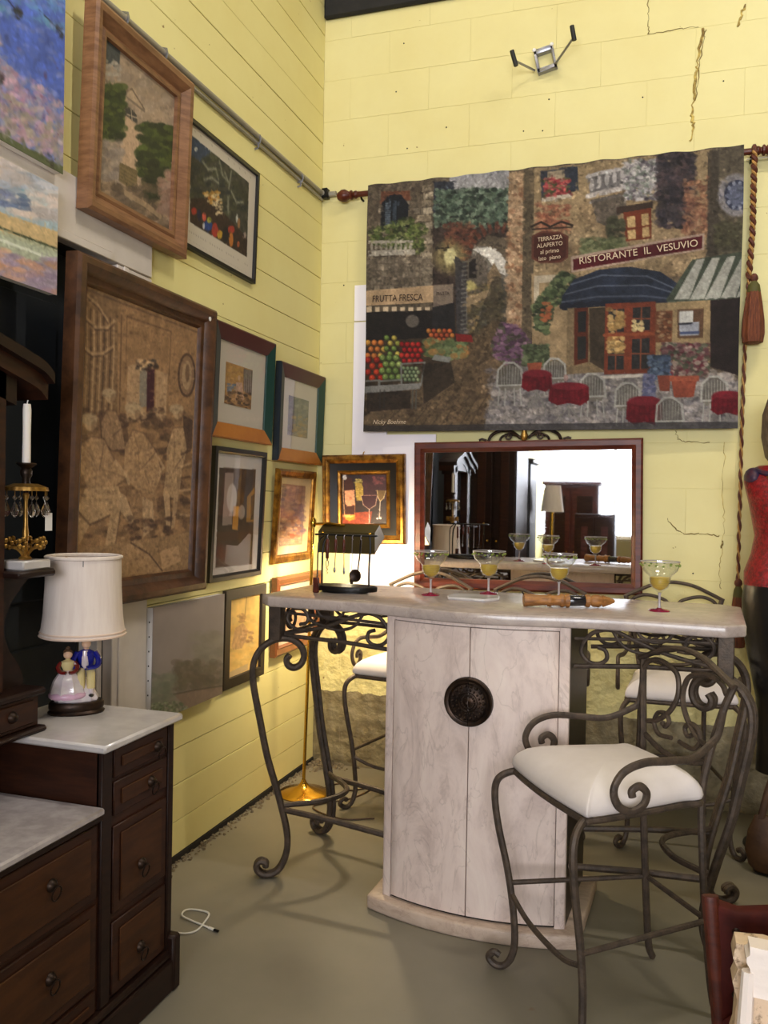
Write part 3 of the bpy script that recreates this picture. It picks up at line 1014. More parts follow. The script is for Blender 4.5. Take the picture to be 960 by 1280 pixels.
# black framed poster
t = left_pic('framed_poster', 'black framed poster of a bright crowd scene with a wide white border', -1.502, -0.862, 2.52, 0.002, 1.6)
W, H = 0.64, 0.52
frame(t, W, H, [(0, 0), (0, 0.022), (0.016, 0.022), (0.018, 0.012), (0.018, 0)], 'frame_black')
p = Paint([(72, 65), (590, 460), (572, 1225), (10, 915)], 170, 140, (206, 196, 180), 9)
p.poly([(80, 150), (535, 505), (528, 1048), (70, 770)], (62, 60, 50), 1, .4, 18)
p.poly([(80, 150), (240, 275), (200, 380), (80, 290)], (52, 66, 92), .9, .15)
p.ell(130, 262, 12, 14, (206, 206, 200))
p.dabs(80, 300, 520, 720, 160, 20, [(64, 66, 44), (50, 52, 46), (78, 80, 56), (40, 42, 44)], .6)
for q in [[(180, 345), (220, 400), (280, 400), (300, 470)], [(310, 350), (330, 440), (380, 500)], [(400, 420), (380, 540)], [(190, 470), (250, 460), (300, 500)], [(400, 560), (440, 640), (490, 640)], [(350, 430), (375, 490)], [(375, 600), (375, 710)]]:
    p.line(q, 24, (104, 104, 88), .5); p.line(q, 12, (126, 126, 108), .7); p.line(q, 4, (168, 166, 146), .5)
p.poly([(75, 600), (300, 590), (330, 700), (528, 900), (528, 1045), (72, 768)], (52, 34, 26), .85, .3)
p.dabs(170, 560, 330, 640, 26, 12, [(206, 150, 60), (190, 120, 50), (222, 200, 150)], .8)
p.dabs(250, 580, 330, 720, 24, 9, [(220, 200, 160), (200, 180, 140)], .85)
for x, y, w_, h_, c in [(105, 690, 20, 24, (166, 54, 42)), (185, 735, 14, 30, (206, 90, 70)), (215, 800, 32, 36, (40, 66, 130)), (225, 760, 16, 20, (160, 160, 60)), (270, 835, 22, 50, (166, 54, 42)), (308, 870, 18, 30, (200, 160, 50)),
                       (145, 720, 14, 40, (30, 30, 60)), (355, 870, 22, 50, (24, 20, 24)), (402, 835, 24, 26, (166, 54, 42)), (400, 910, 15, 50, (190, 116, 46)), (445, 755, 8, 30, (206, 206, 200)), (460, 790, 10, 34, (150, 110, 70)),
                       (458, 945, 9, 20, (190, 100, 60)), (510, 880, 8, 22, (160, 140, 130)), (180, 800, 8, 24, (206, 206, 210))]:
    p.ell(x, y, w_, h_, c, .95, .2)
p.blur(2); p.impasto(1800, 9, .3, .5)
for q in [[(72, 65), (80, 150), (70, 770), (10, 915)], [(10, 915), (70, 770), (528, 1048), (572, 1225)], [(590, 460), (535, 505), (528, 1048), (572, 1225)], [(72, 65), (590, 460), (535, 505), (80, 150)]]:
    p.poly(q, (204, 194, 178))
def small_text(p, x0, y0, x1, y1, n, r, col):
    for k in range(n):
        tt = k / (n - 1)
        if p.rng.random() < .2: continue
        x, y = x0 + (x1 - x0) * tt, y0 + (y1 - y0) * tt
        p.line([(x, y - r), (x + r * .6, y + r)], 2.4, col, .9)
small_text(p, 82, 110, 545, 470, 12, 6, (90, 76, 66))
small_text(p, 60, 835, 530, 1108, 26, 6, (90, 80, 70))
small_text(p, 60, 900, 520, 1165, 40, 2, (150, 140, 128))
sheet('print', p, W - 0.034, H - 0.034, t, 'printed_paper', -0.010, 0.017, gain=.97)
# the large engraved tapestry
t = left_pic('framed_tapestry', 'large brown walnut framed tapestry of figures in a drawing room', -2.258, -1.383, 1.125, 0.034, 1.6)
W, H = 0.875, 1.15
frame(t, W, H, [(0, 0), (0, 0.045), (0.01, 0.055), (0.03, 0.058), (0.045, 0.048), (0.058, 0.026), (0.078, 0.024), (0.088, 0.012), (0.09, 0.006), (0.085, 0)], 'frame_walnut')
p = Paint([(132, 92), (552, 235), (530, 1165), (105, 1210)], 210, 280, (136, 106, 74), 12)
p.poly([(132, 80), (560, 225), (535, 1180), (100, 1225)], (140, 108, 76), 1, .14, 20)
DK, MD, LT = (76, 56, 44), (108, 82, 60), (176, 144, 108)
p.poly([(132, 100), (250, 140), (255, 560), (130, 580)], (118, 92, 66), .8, .15)
for k in range(9):
    x = 140 + k * 12
    p.line([(x, 180 + k * 5), (x + 3, 330), (x - 4, 570)], 4 + (k % 3) * 2, DK if k % 2 else LT, .55)
for q in [[(135, 215), (170, 250), (215, 250), (240, 225)], [(135, 330), (160, 350), (200, 345), (235, 320)], [(135, 130), (180, 170), (215, 225)]]:
    p.line(q, 9, LT, .5); p.line([(x, y + 9) for x, y in q], 5, DK, .6)
p.line([(265, 200), (262, 560)], 6, DK, .5); p.line([(285, 205), (283, 420)], 4, MD, .8); p.line([(285, 205), (450, 255), (445, 420)], 4, DK, .5); p.line([(130, 110), (555, 255)], 5, DK, .5)
p.poly([(290, 390), (345, 370), (350, 590), (285, 600)], (164, 134, 102), .7, .12)
p.poly([(395, 400), (440, 415), (435, 590), (395, 590)], (164, 134, 102), .7, .12)
p.poly([(335, 400), (362, 385), (362, 540), (335, 545)], (128, 116, 100), .9)
p.poly([(362, 390), (390, 395), (390, 545), (362, 560)], (70, 38, 40), .9)
p.dabs(325, 365, 395, 400, 40, 8, [(70, 60, 52), LT, DK], .7); p.dabs(340, 540, 420, 610, 50, 10, [LT, DK, MD], .6)
p.ell(512, 418, 34, 84, DK, .8); p.ell(512, 418, 27, 74, (128, 100, 74)); p.ell(512, 418, 18, 56, (150, 122, 92)); p.ell(514, 410, 8, 34, MD, .8)
def man(head, r, bodypts, col, edge=DK):
    p.poly(bodypts, col, .8, .22, 7)
    p.line(bodypts[:len(bodypts) // 2 + 1], 5, edge, .35)
    c = np.mean(np.array(bodypts), 0)
    for k in range(3):
        q = np.array(bodypts[(k * 2 + 1) % len(bodypts)])
        p.line([q, (q + c) / 2 + [4, 10], c + [k * 8 - 8, 26]], 5, edge if k % 2 else MD, .4)
    p.ell(head[0], head[1], r * .8, r * 1.1, (170, 140, 106), .9, .25)
    p.ell(head[0] - r * .25, head[1] - r * .6, r * 1.1, r * .8, (158, 134, 104), .85, .3)
    p.ell(head[0] + r * .5, head[1] + r * .5, r * .4, r * .7, MD, .5, .4)
p.dabs(120, 560, 530, 1040, 330, 14, [DK, MD, (92, 70, 52), (100, 78, 58)], .45)
p.poly([(185, 560), (290, 580), (300, 720), (200, 700)], (84, 62, 48), .6, .3, 6); p.poly([(500, 570), (538, 590), (535, 700), (505, 690)], (70, 52, 42), .7, .2)
man((228, 505), 20, [(196, 600), (215, 555), (250, 560), (272, 620), (284, 700), (236, 706), (200, 660)], (146, 116, 86))
man((318, 560), 24, [(284, 690), (312, 628), (352, 640), (400, 710), (424, 790), (392, 880), (326, 850), (280, 800)], (158, 126, 92))
man((480, 560), 21, [(440, 700), (462, 620), (502, 616), (518, 700), (500, 780), (488, 890), (428, 880), (440, 770)], (162, 132, 98))
man((158, 605), 24, [(116, 760), (124, 680), (160, 655), (206, 664), (250, 750), (288, 810), (236, 850), (150, 850)], (160, 128, 94))
p.poly([(140, 850), (262, 840), (275, 900), (252, 1075), (214, 1075), (232, 950), (160, 985), (120, 1060), (112, 930)], (162, 132, 98), .85, .18, 8); p.line([(112, 930), (160, 985), (232, 950)], 6, DK, .6); p.line([(252, 1075), (275, 900)], 5, DK, .5)
p.poly([(262, 860), (290, 880), (322, 965), (308, 990), (268, 930)], (168, 138, 104), .85, .12)
p.poly([(430, 870), (452, 872), (462, 1000), (444, 1010)], (166, 136, 102), .85, .1); p.poly([(468, 870), (488, 868), (474, 1000), (462, 1004)], (156, 126, 94), .85, .1); p.line([(458, 880), (460, 1000)], 5, DK, .6)
p.poly([(292, 850), (402, 870), (412, 980), (352, 1045), (312, 940)], (138, 108, 78), .7, .3, 8); p.poly([(350, 880), (390, 900), (400, 1000), (356, 1036)], (172, 142, 108), .7, .2)
p.line([(250, 750), (290, 800), (300, 830)], 12, (168, 138, 104), .7); p.line([(400, 720), (430, 770), (412, 790)], 10, (168, 138, 104), .7)
for k in range(6): p.line([(495, 720 + k * 46), (530, 705 + k * 50)], 8, LT if k % 2 else DK, .6)
p.dabs(300, 960, 460, 1050, 60, 9, [DK, (84, 62, 48), MD], .55)
p.poly([(110, 1080), (300, 1050), (530, 1020), (532, 1165), (105, 1205)], (142, 112, 80), .9, .12)
p.poly([(270, 1080), (330, 1040), (420, 1140), (430, 1170), (270, 1180)], (158, 126, 92), .8, .1); p.line([(310, 1055), (380, 1100), (430, 1165)], 5, DK, .8)
p.poly([(420, 1090), (490, 1070), (500, 1130), (430, 1160)], (170, 136, 100), .8)
p.dabs(110, 100, 540, 1200, 1500, 5, [DK, MD, LT, (128, 98, 70)], .25); p.blur(3); p.contrast(1.3, np.array([132., 104., 76.])); p.impasto(2600, 5, .22, .4, .4); p.mottle(.10, 5); p.weave(.06)
sheet('tapestry_cloth', p, W - 0.17, H - 0.17, t, 'woven_cloth', -0.012, 0.085, gain=1.05)
MB().lathe([(0.009, 0), (0.009, 0.002)], 10).build('sticker', 'paper_white', t, loc=(0.375, -0.052, 1.105), rot=(PI / 2, 0, 0))
# two prints in the four-coloured frames
def colour_frame(label, y0, y1, z0, tilt, quad, draw, ox, oz, pw, ph, seed):
    t = left_pic('framed_print', label, y0, y1, z0, 0.002, tilt)
    W, H = y1 - y0, 0.5
    frame(t, W, H, [(0, 0), (0, 0.030), (0.006, 0.034), (0.068, 0.020), (0.070, 0.012), (0.07, 0)], None, sides=('frame_navy', 'frame_maroon', 'frame_green', 'frame_ochre'))
    box('mount', 'print_mat', t, -W / 2 + 0.06, -0.011, 0.06, W / 2 - 0.06, -0.008, H - 0.06, 0)
    q = Paint(quad, 70, 80, (150, 130, 100), seed)
    draw(q)
    sheet('print', q, pw, ph, t, 'printed_paper', -0.0135, oz, ox - pw / 2)
    glazing(t, W - 0.13, H - 0.13, -0.016, 0.065)
    return t
def draw1(p):
    p.poly([(250, 320), (440, 380), (440, 670), (240, 630)], (178, 136, 84), 1, .2, 10)
    p.dabs(255, 330, 380, 440, 40, 12, [(196, 150, 80), (186, 140, 84)], .6)
    p.poly([(375, 370), (440, 385), (430, 560), (375, 540)], (104, 90, 86), .9, .3, 6)
    for k in range(4): p.line([(385 + k * 13, 380), (382 + k * 13, 540)], 5, (190, 180, 176), .6)
    p.dabs(270, 480, 330, 540, 30, 8, [(100, 112, 130), (130, 136, 146)], .8); p.ell(345, 440, 9, 20, (196, 160, 130)); p.poly([(325, 470), (365, 475), (380, 600), (320, 610)], (196, 160, 140), .9, .2)
    p.dabs(250, 540, 430, 660, 120, 10, [(70, 56, 50), (110, 84, 60), (150, 116, 84), (190, 150, 110)], .7)
def draw2(p):
    p.poly([(640, 540), (800, 580), (790, 850), (640, 830)], (124, 124, 116), 1, .2, 10)
    p.dabs(650, 550, 690, 830, 60, 14, [(110, 104, 124), (126, 120, 136)], .6)
    p.dabs(690, 570, 790, 720, 80, 13, [(104, 112, 110), (140, 140, 126), (90, 98, 104)], .5)
    p.dabs(690, 700, 790, 840, 60, 11, [(150, 130, 96), (176, 140, 90), (130, 120, 104)], .6)
    p.line([(715, 640), (710, 760)], 10, (84, 88, 92), .6)
colour_frame('seated figure print in a navy, maroon, green and ochre frame', -1.272, -0.677, 1.770, 1.8, [(258, 320), (437, 380), (427, 668), (247, 628)], draw1, -0.035, 0.155, 0.255, 0.185, 21)
colour_frame('grey-blue print in a navy, maroon, green and ochre frame beside the room corner', -0.607, -0.016, 1.700, 1.5, [(650, 545), (797, 580), (787, 842), (650, 825)], draw2, -0.02, 0.14, 0.26, 0.205, 22)
# tall print in the black frame
t = left_pic('framed_print', 'tall dark brown print in a thin black frame with a pale mount', -1.252, -0.752, 1.135, 0.002, 2.2)
W, H = 0.5, 0.595
frame(t, W, H, [(0, 0), (0, 0.022), (0.02, 0.024), (0.026, 0.018), (0.03, 0.012), (0.03, 0)], 'frame_black')
p = Paint([(185, 110), (485, 170), (470, 920), (155, 950)], 100, 130, (206, 200, 196), 31)
p.poly([(207, 213), (445, 245), (435, 880), (190, 890)], (74, 58, 48), 1, .15, 12)
p.poly([(245, 250), (300, 255), (296, 600), (232, 600)], (168, 150, 142), .9); p.ell(292, 420, 30, 85, (206, 196, 190), .9, .2)  # pale shapes are reflections in the glass, painted into the print
p.poly([(305, 475), (340, 480), (335, 640), (298, 630)], (196, 140, 60)); p.ell(358, 520, 20, 45, (170, 156, 146), .9, .2)
p.poly([(392, 420), (440, 360), (440, 590), (392, 590)], (176, 130, 60), .9); p.poly([(418, 420), (440, 400), (440, 575), (418, 575)], (80, 66, 54))
p.poly([(195, 640), (440, 660), (436, 710), (195, 700)], (86, 60, 46), .9)
sheet('print', p, W - 0.055, H - 0.055, t, 'printed_paper', -0.009, 0.0275)
glazing(t, W - 0.05, H - 0.05, -0.0135, 0.025)
# gilt framed print by the corner
t = left_pic('framed_print', 'rose-grey print in a slim gilt frame above the bar end', -0.615, -0.125, 1.175, 0.002, 2.8)
W, H = 0.49, 0.485
frame(t, W, H, [(0, 0), (0, 0.018), (0.012, 0.026), (0.03, 0.018), (0.04, 0.020), (0.044, 0.01), (0.044, 0)], 'frame_gold')
p = Paint([(608, 290), (812, 300), (785, 830), (585, 845)], 90, 90, (222, 196, 150), 33)
p.poly([(625, 345), (770, 360), (750, 770), (610, 775)], (176, 136, 116), 1, .15, 10); p.line([(625, 345), (770, 360), (750, 770), (610, 775), (625, 345)], 5, (150, 110, 90))
p.dabs(620, 360, 765, 560, 90, 12, [(150, 116, 110), (130, 104, 108), (186, 150, 130)], .6); p.dabs(700, 480, 765, 700, 60, 12, [(120, 96, 110), (140, 110, 116)], .6)
p.dabs(610, 580, 740, 760, 90, 10, [(206, 160, 120), (176, 120, 90), (150, 100, 80), (216, 180, 140)], .7); p.ell(690, 712, 14, 16, (190, 90, 70), .9, .3)
sheet('print', p, W - 0.084, H - 0.084, t, 'printed_paper', -0.009, 0.042)
glazing(t, W - 0.08, H - 0.08, -0.013, 0.04)
# brown framed print half hidden by the bar
t = left_pic('framed_print', 'cream print in a brown wood frame partly hidden behind the bar top', -0.60, -0.02, 0.70, 0.002, 1.0)
W, H = 0.58, 0.405
frame(t, W, H, [(0, 0), (0, 0.03), (0.012, 0.036), (0.035, 0.026), (0.04, 0.03), (0.048, 0.014), (0.048, 0)], 'frame_brown')
p = Paint([(0, 0), (100, 0), (100, 70), (0, 70)], 70, 50, (226, 200, 176), 35)
p.poly([(20, 15), (80, 15), (80, 55), (20, 55)], (206, 170, 140), 1, .1); p.dabs(22, 25, 78, 53, 50, 4, [(170, 130, 100), (190, 150, 120)], .6)
sheet('print', p, W - 0.09, H - 0.09, t, 'printed_paper', -0.01, 0.045)
# foggy landscape canvas
t = left_pic('canvas_painting', 'unframed grey misty landscape canvas beside the marble topped dresser', -1.702, -1.146, 0.635, 0.004, 0.5)
p = Paint([(168, 300), (752, 148), (735, 945), (160, 1140)], 150, 120, (140, 130, 128), 41)
p.poly([(160, 290), (760, 140), (745, 940), (150, 1150)], (150, 138, 136), 1, .05, 60, (128, 118, 108))
p.dabs(480, 480, 750, 720, 60, 45, [(124, 118, 104), (130, 124, 110)], .25)
p.dabs(330, 690, 740, 900, 220, 26, [(92, 84, 66), (84, 78, 62), (104, 90, 76), (110, 96, 84)], .4)
p.poly([(330, 930), (500, 900), (735, 890), (735, 945), (450, 1050)], (128, 106, 88), .7, .1)
p.line([(330, 930), (500, 905), (735, 880)], 9, (72, 62, 50), .7)
p.dabs(160, 780, 340, 1000, 90, 24, [(110, 116, 98), (120, 122, 104)], .35)
p.dabs(165, 980, 460, 1110, 260, 9, [(92, 104, 74), (130, 140, 112), (80, 92, 66), (150, 156, 130)], .6, poly=[(150, 1000), (330, 960), (460, 1040), (420, 1100), (150, 1150)])
box('stretcher', 'paper_white', t, -0.277, -0.030, 0.001, 0.277, 0, 0.444)
for k in range(7):
    box('tack', 'black_metal', t, -0.2785, -0.018, 0.05 + k * 0.056, -0.2765, -0.014, 0.056 + k * 0.056, 0)
sheet('canvas', p, 0.556, 0.445, t, 'painted_canvas', -0.0325)
# black framed yellowed print
t = left_pic('framed_print', 'yellowed print of a brown figure in a flat dark frame above the bar leg', -1.107, -0.70, 0.637, 0.002, 0.8)
W, H = 0.407, 0.45
frame(t, W, H, [(0, 0), (0, 0.02), (0.045, 0.022), (0.047, 0.012), (0.047, 0)], 'frame_espresso')
p = Paint([(110, 235), (425, 150), (410, 970), (85, 1110)], 80, 100, (222, 186, 110), 43)
p.poly([(105, 230), (430, 145), (410, 980), (80, 1120)], (226, 186, 104), 1, .12, 24)
p.dabs(110, 400, 400, 960, 90, 34, [(232, 196, 120), (214, 168, 84), (222, 180, 100)], .35)
p.line([(285, 200), (265, 440)], 12, (130, 94, 52), .6); p.dabs(205, 380, 270, 470, 24, 15, [(186, 140, 84), (170, 126, 74)], .5)
p.poly([(170, 540), (250, 480), (300, 560), (290, 640), (240, 760), (150, 780), (135, 740)], (184, 140, 96), .7, .2); p.dabs(240, 570, 350, 700, 40, 14, [(150, 110, 70), (170, 126, 80), (196, 156, 110)], .6)
p.poly([(90, 1040), (300, 930), (300, 1000), (90, 1110)], (190, 164, 130), .7)
sheet('print', p, W - 0.09, H - 0.09, t, 'printed_paper', -0.01, 0.045)

# ---------------------------------------------------------------- back wall: street cafe tapestry on its rod
TX0, TX1, TZ0, TZ1, TO = 0.302, 2.215, 1.885, 3.243, 0.075
TW, TH = TX1 - TX0, TZ1 - TZ0
tap = thing('wall_tapestry', 'large woven tapestry of an old street cafe hanging from the rod', 'tapestry', ((TX0 + TX1) / 2, -TO, TZ0))
p = Paint([(53, 95), (902, 8), (900, 638), (53, 655)], 430, 304, (86, 76, 66), 51)
# ground, sky and the big wall areas
p.poly([(53, 95), (902, 8), (902, 420), (53, 420)], (96, 86, 74), 1, .2, 30)
p.poly([(240, 70), (375, 60), (375, 210), (240, 180)], (150, 148, 152), 1, .12, 24, (176, 170, 160))
p.poly([(53, 400), (520, 400), (520, 640), (53, 660)], (66, 56, 46), 1, .25, 20)
p.poly([(200, 520), (340, 440), (410, 420), (400, 560), (330, 640), (53, 660), (53, 620)], (104, 88, 70), .9, .2, 16)
p.dabs(60, 560, 400, 650, 352, 9.9, [(96, 82, 66), (120, 102, 80), (74, 62, 52), (110, 96, 76)], .4, .45)
for k in range(14):
    x = 90 + k * 22
    p.line([(x, 650), (x + 50, 600 - k * 4)], 3, (64, 54, 46), .5)
p.poly([(330, 640), (350, 540), (400, 500), (600, 520), (900, 530), (900, 640), (330, 655)], (128, 122, 120), .95, .2, 14)
p.dabs(340, 510, 890, 640, 726, 9.3, [(160, 152, 148), (110, 106, 110), (140, 134, 134), (92, 90, 96), (176, 166, 158)], .45, .45)
# left stone house
p.poly([(53, 95), (200, 88), (205, 330), (53, 335)], (92, 82, 72), 1, .25, 8)
for r in range(15):
    for c in range(9):
        x, y = 56 + c * 16 + (r % 2) * 8, 100 + r * 16
        if x > 195: continue
        q = p.rng.random()
        p.poly([(x, y), (x + 14, y - 1), (x + 14, y + 12), (x, y + 13)], [(132, 122, 108), (104, 94, 82), (150, 138, 120), (86, 76, 66)][int(q * 4)], .75, .2, 4)
for r in range(14):
    x = 178 + (r % 2) * 4
    p.poly([(x, 96 + r * 17), (x + 22, 95 + r * 17), (x + 22, 109 + r * 17), (x, 110 + r * 17)], (158, 146, 128) if r % 2 else (128, 116, 100), .9, .15, 5)
p.poly([(85, 110), (150, 108), (150, 130), (85, 135)], (106, 66, 50), .8, .2)
p.poly([(86, 190), (86, 140), (100, 118), (128, 116), (147, 138), (147, 190)], (34, 36, 42), 1)
p.poly([(95, 190), (95, 138), (108, 130), (108, 190)], (92, 100, 110)); p.poly([(112, 188), (112, 130), (120, 130), (120, 188)], (62, 70, 80))
for k in range(10): p.line([(96, 140 + k * 5), (107, 140 + k * 5)], 1.4, (40, 46, 54), .8)
p.poly([(205, 90), (250, 85), (250, 150), (205, 160)], (56, 58, 66)); p.line([(222, 100), (222, 150)], 3, (90, 100, 110)); p.line([(236, 100), (236, 150)], 3, (90, 100, 110))
p.dabs(60, 165, 190, 250, 506, 4.3, [(70, 82, 46), (96, 104, 62), (54, 62, 40), (120, 124, 84)], .75, poly=[(60, 200), (150, 165), (190, 190), (180, 260), (130, 250), (60, 225)])
p.poly([(58, 222), (160, 220), (160, 226), (58, 229)], (160, 152, 140)); p.poly([(58, 245), (165, 240), (165, 252), (58, 258)], (166, 158, 146))
for k in range(9): p.ell(66 + k * 11, 236, 3, 9, (156, 148, 136), .9)
p.poly([(53, 262), (205, 256), (205, 322), (53, 330)], (112, 102, 90), .55, .35, 6)
# middle: ivy, arch, lantern, far street
p.poly([(205, 160), (375, 150), (375, 215), (330, 210), (295, 240), (270, 400), (205, 400)], (64, 54, 50), .95, .25, 8)
p.dabs(210, 105, 375, 190, 924, 5.0, [(74, 88, 76), (56, 66, 58), (98, 112, 96), (44, 50, 46), (120, 132, 116)], .75)
p.dabs(230, 180, 300, 235, 154, 4.3, [(96, 60, 52), (76, 52, 46), (110, 76, 60)], .6)
for k in range(12):
    a = PI * (1.0 + k / 14)
    p.line([(350 + 62 * math.cos(a), 262 + 62 * math.sin(a)), (350 + 80 * math.cos(a), 262 + 80 * math.sin(a))], 9, (104, 66, 54), .9)
p.poly([(290, 262), (300, 232), (330, 234), (372, 262), (372, 400), (270, 436)], (112, 106, 98), 1, .15, 8)
p.poly([(295, 240), (330, 236), (360, 250), (372, 268), (372, 300), (350, 290), (330, 262)], (196, 190, 182), 1)
p.poly([(285, 262), (310, 250), (330, 270), (330, 400), (285, 430)], (98, 90, 82), 1, .2, 6); p.poly([(288, 270), (304, 262), (306, 305), (288, 306)], (44, 40, 40))
p.poly([(330, 300), (345, 270), (362, 300), (362, 400), (330, 410)], (124, 106, 84), .9, .2, 6)
p.dabs(285, 320, 372, 430, 286, 4.3, [(120, 104, 76), (76, 70, 56), (96, 90, 66), (146, 124, 90)], .6)
p.ell(245, 258, 26, 26, (190, 176, 120), .5, .8); p.ell(245, 256, 12, 16, (216, 206, 156), .9, .4); p.ell(292, 322, 10, 9, (196, 184, 120), .7, .6)
p.line([(212, 240), (245, 236)], 3, (36, 32, 32))
p.poly([(255, 255), (282, 270), (284, 436), (262, 432)], (66, 64, 66), .9, .2, 6)
for k in range(16): p.line([(272, 270 + k * 10), (284, 268 + k * 10)], 4, (126, 122, 118), .6)
p.poly([(282, 350), (340, 330), (340, 345), (282, 372)], (150, 130, 104), .9)
p.poly([(345, 300), (375, 310), (420, 420), (330, 440), (300, 436)], (56, 54, 48), .55, .2)
p.poly([(300, 436), (345, 400), (410, 415), (390, 470), (250, 520)], (92, 78, 62), .8, .2, 10)
# pale pilaster and ochre wall
p.poly([(375, 66), (408, 62), (410, 440), (375, 432)], (150, 128, 104), 1, .18, 14)
p.dabs(376, 70, 408, 430, 154, 6.2, [(176, 148, 122), (132, 108, 86), (120, 86, 66), (186, 160, 134)], .5)
p.poly([(408, 62), (432, 60), (436, 440), (410, 440)], (92, 82, 68), .95, .15)
p.poly([(432, 60), (830, 18), (830, 300), (520, 300), (500, 420), (436, 430)], (142, 124, 98), 1, .16, 22)
p.dabs(440, 90, 820, 290, 160, 22.0, [(156, 136, 108), (128, 110, 86), (166, 146, 118), (118, 98, 78)], .35)
p.dabs(440, 140, 510, 200, 132, 5.6, [(136, 88, 70), (120, 78, 64), (150, 104, 84)], .6, .5)
p.poly([(446, 66), (512, 56), (516, 120), (450, 132)], (60, 62, 70)); p.poly([(462, 66), (500, 62), (502, 100), (462, 104)], (150, 136, 116))
p.poly([(508, 56), (530, 54), (532, 108), (512, 112)], (52, 56, 66)); p.dabs(455, 82, 512, 125, 198, 3.7, [(150, 70, 74), (176, 96, 92), (80, 84, 56), (120, 50, 56)], .8); p.poly([(450, 126), (518, 114), (518, 122), (450, 136)], (170, 160, 146))
# balcony with white flowers
p.poly([(552, 80), (640, 55), (715, 42), (718, 80), (560, 122)], (112, 108, 108), 1, .1)
for k in range(9): p.ell(562 + k * 17, 96 - k * 5.4, 5, 14, (176, 170, 168), .95)
p.line([(552, 78), (720, 38)], 8, (182, 176, 174)); p.line([(554, 122), (720, 82)], 11, (176, 168, 164)); p.line([(560, 136), (640, 116)], 6, (150, 142, 138))
p.poly([(560, 130), (640, 112), (640, 150), (600, 190), (575, 180)], (84, 78, 74), .8, .2)
p.dabs(635, 40, 720, 130, 572, 3.7, [(190, 184, 182), (150, 146, 148), (110, 116, 108), (90, 84, 92)], .75)
p.dabs(710, 25, 790, 190, 572, 6.8, [(54, 50, 56), (66, 60, 62), (44, 42, 48), (80, 66, 68)], .6)
p.dabs(770, 80, 830, 210, 198, 6.2, [(136, 100, 80), (120, 84, 70), (150, 120, 96), (110, 76, 62)], .55, .6)
# right strip, medallion
p.poly([(830, 18), (902, 8), (902, 262), (820, 262)], (92, 84, 72), 1, .22, 18); p.poly([(820, 24), (846, 20), (846, 245), (822, 250)], (66, 60, 54), .8, .15)
p.ell(884, 120, 38, 44, (136, 132, 136), .9, .15); p.ell(886, 120, 29, 34, (62, 66, 84)); p.ell(886, 120, 20, 24, (96, 100, 118))
for k in range(10): p.ell(886 + 22 * math.cos(k * .628), 120 + 27 * math.sin(k * .628), 4, 5, (140, 144, 160), .9)
p.dabs(840, 180, 900, 240, 132, 6.2, [(84, 80, 62), (66, 64, 52)], .5)
p.impasto(11000, 4.2, .36, .6)
# small window with shutters
p.poly([(618, 146), (700, 134), (700, 150), (618, 162)], (64, 52, 46)); p.poly([(634, 158), (696, 148), (698, 216), (640, 222)], (110, 58, 40))
for q in [[(642, 168), (660, 165), (662, 190), (644, 192)], [(674, 162), (690, 160), (692, 186), (676, 188)], [(644, 198), (662, 195), (663, 216), (646, 218)], [(677, 192), (692, 190), (694, 212), (678, 214)]]: p.poly(q, (176, 150, 110), 1, .2, 3)
p.dabs(600, 170, 635, 225, 110, 5.0, [(62, 62, 50), (84, 84, 66)], .6); p.dabs(540, 215, 640, 255, 264, 5.0, [(96, 100, 72), (76, 82, 58), (126, 128, 100)], .6)
p.poly([(430, 295), (512, 290), (516, 500), (436, 500)], (150, 130, 102), .9, .14, 14); p.poly([(436, 300), (512, 296), (512, 310), (448, 316), (450, 420), (438, 420)], (178, 166, 146))
# sign boards
p.line([(428, 190), (450, 180), (470, 190), (495, 178), (520, 186)], 5, (50, 40, 36)); p.line([(430, 196), (520, 190)], 3, (50, 40, 36))
p.poly([(430, 210), (450, 200), (490, 200), (512, 210), (512, 258), (495, 270), (450, 272), (430, 262)], (96, 60, 50)); p.poly([(435, 213), (452, 204), (488, 204), (507, 213), (507, 256), (493, 265), (452, 267), (435, 258)], (76, 44, 38), 1, .1)
p.poly([(518, 256), (816, 203), (816, 240), (520, 292)], (160, 140, 126)); p.poly([(523, 262), (811, 209), (811, 237), (524, 287)], (86, 34, 40), 1, .08)
# vine beside the door
p.dabs(436, 290, 530, 430, 836, 5.0, [(64, 74, 54), (84, 96, 68), (50, 56, 44), (106, 114, 84)], .75, poly=[(500, 290), (530, 300), (530, 345), (480, 370), (470, 430), (440, 425), (435, 370), (470, 320)])
p.dabs(455, 360, 475, 400, 30, 4.3, [(160, 96, 66), (140, 84, 60)], .7)
# blue domed awning and striped awning
p.poly([(498, 372), (500, 345), (525, 308), (580, 286), (650, 278), (720, 290), (765, 320), (770, 350), (735, 365), (640, 360), (560, 366)], (46, 52, 66), 1, .2, 10)
for q in [[(520, 318), (590, 298), (690, 300), (750, 326)], [(508, 340), (580, 322), (690, 320), (762, 340)]]: p.line(q, 3, (96, 102, 116), .8)
p.line([(500, 358), (580, 346), (680, 344), (765, 352)], 4, (84, 90, 104), .8)
for k in range(9): p.ell(510 + k * 30, 368 - (4 - abs(k - 4)) * 2, 16, 9, (38, 42, 54))
p.poly([(735, 352), (790, 262), (902, 244), (902, 350), (830, 360), (740, 366)], (70, 76, 66), 1, .15, 10)
for k in range(5):
    x = 752 + k * 34
    p.poly([(x + 48, 262 - k * 3), (x + 66, 260 - k * 3), (x + 34, 350), (x, 352)], (166, 164, 156), .92, .12, 6)
for k in range(8): p.ell(748 + k * 22, 360 - k * 1.5, 12, 6, (86, 92, 82))
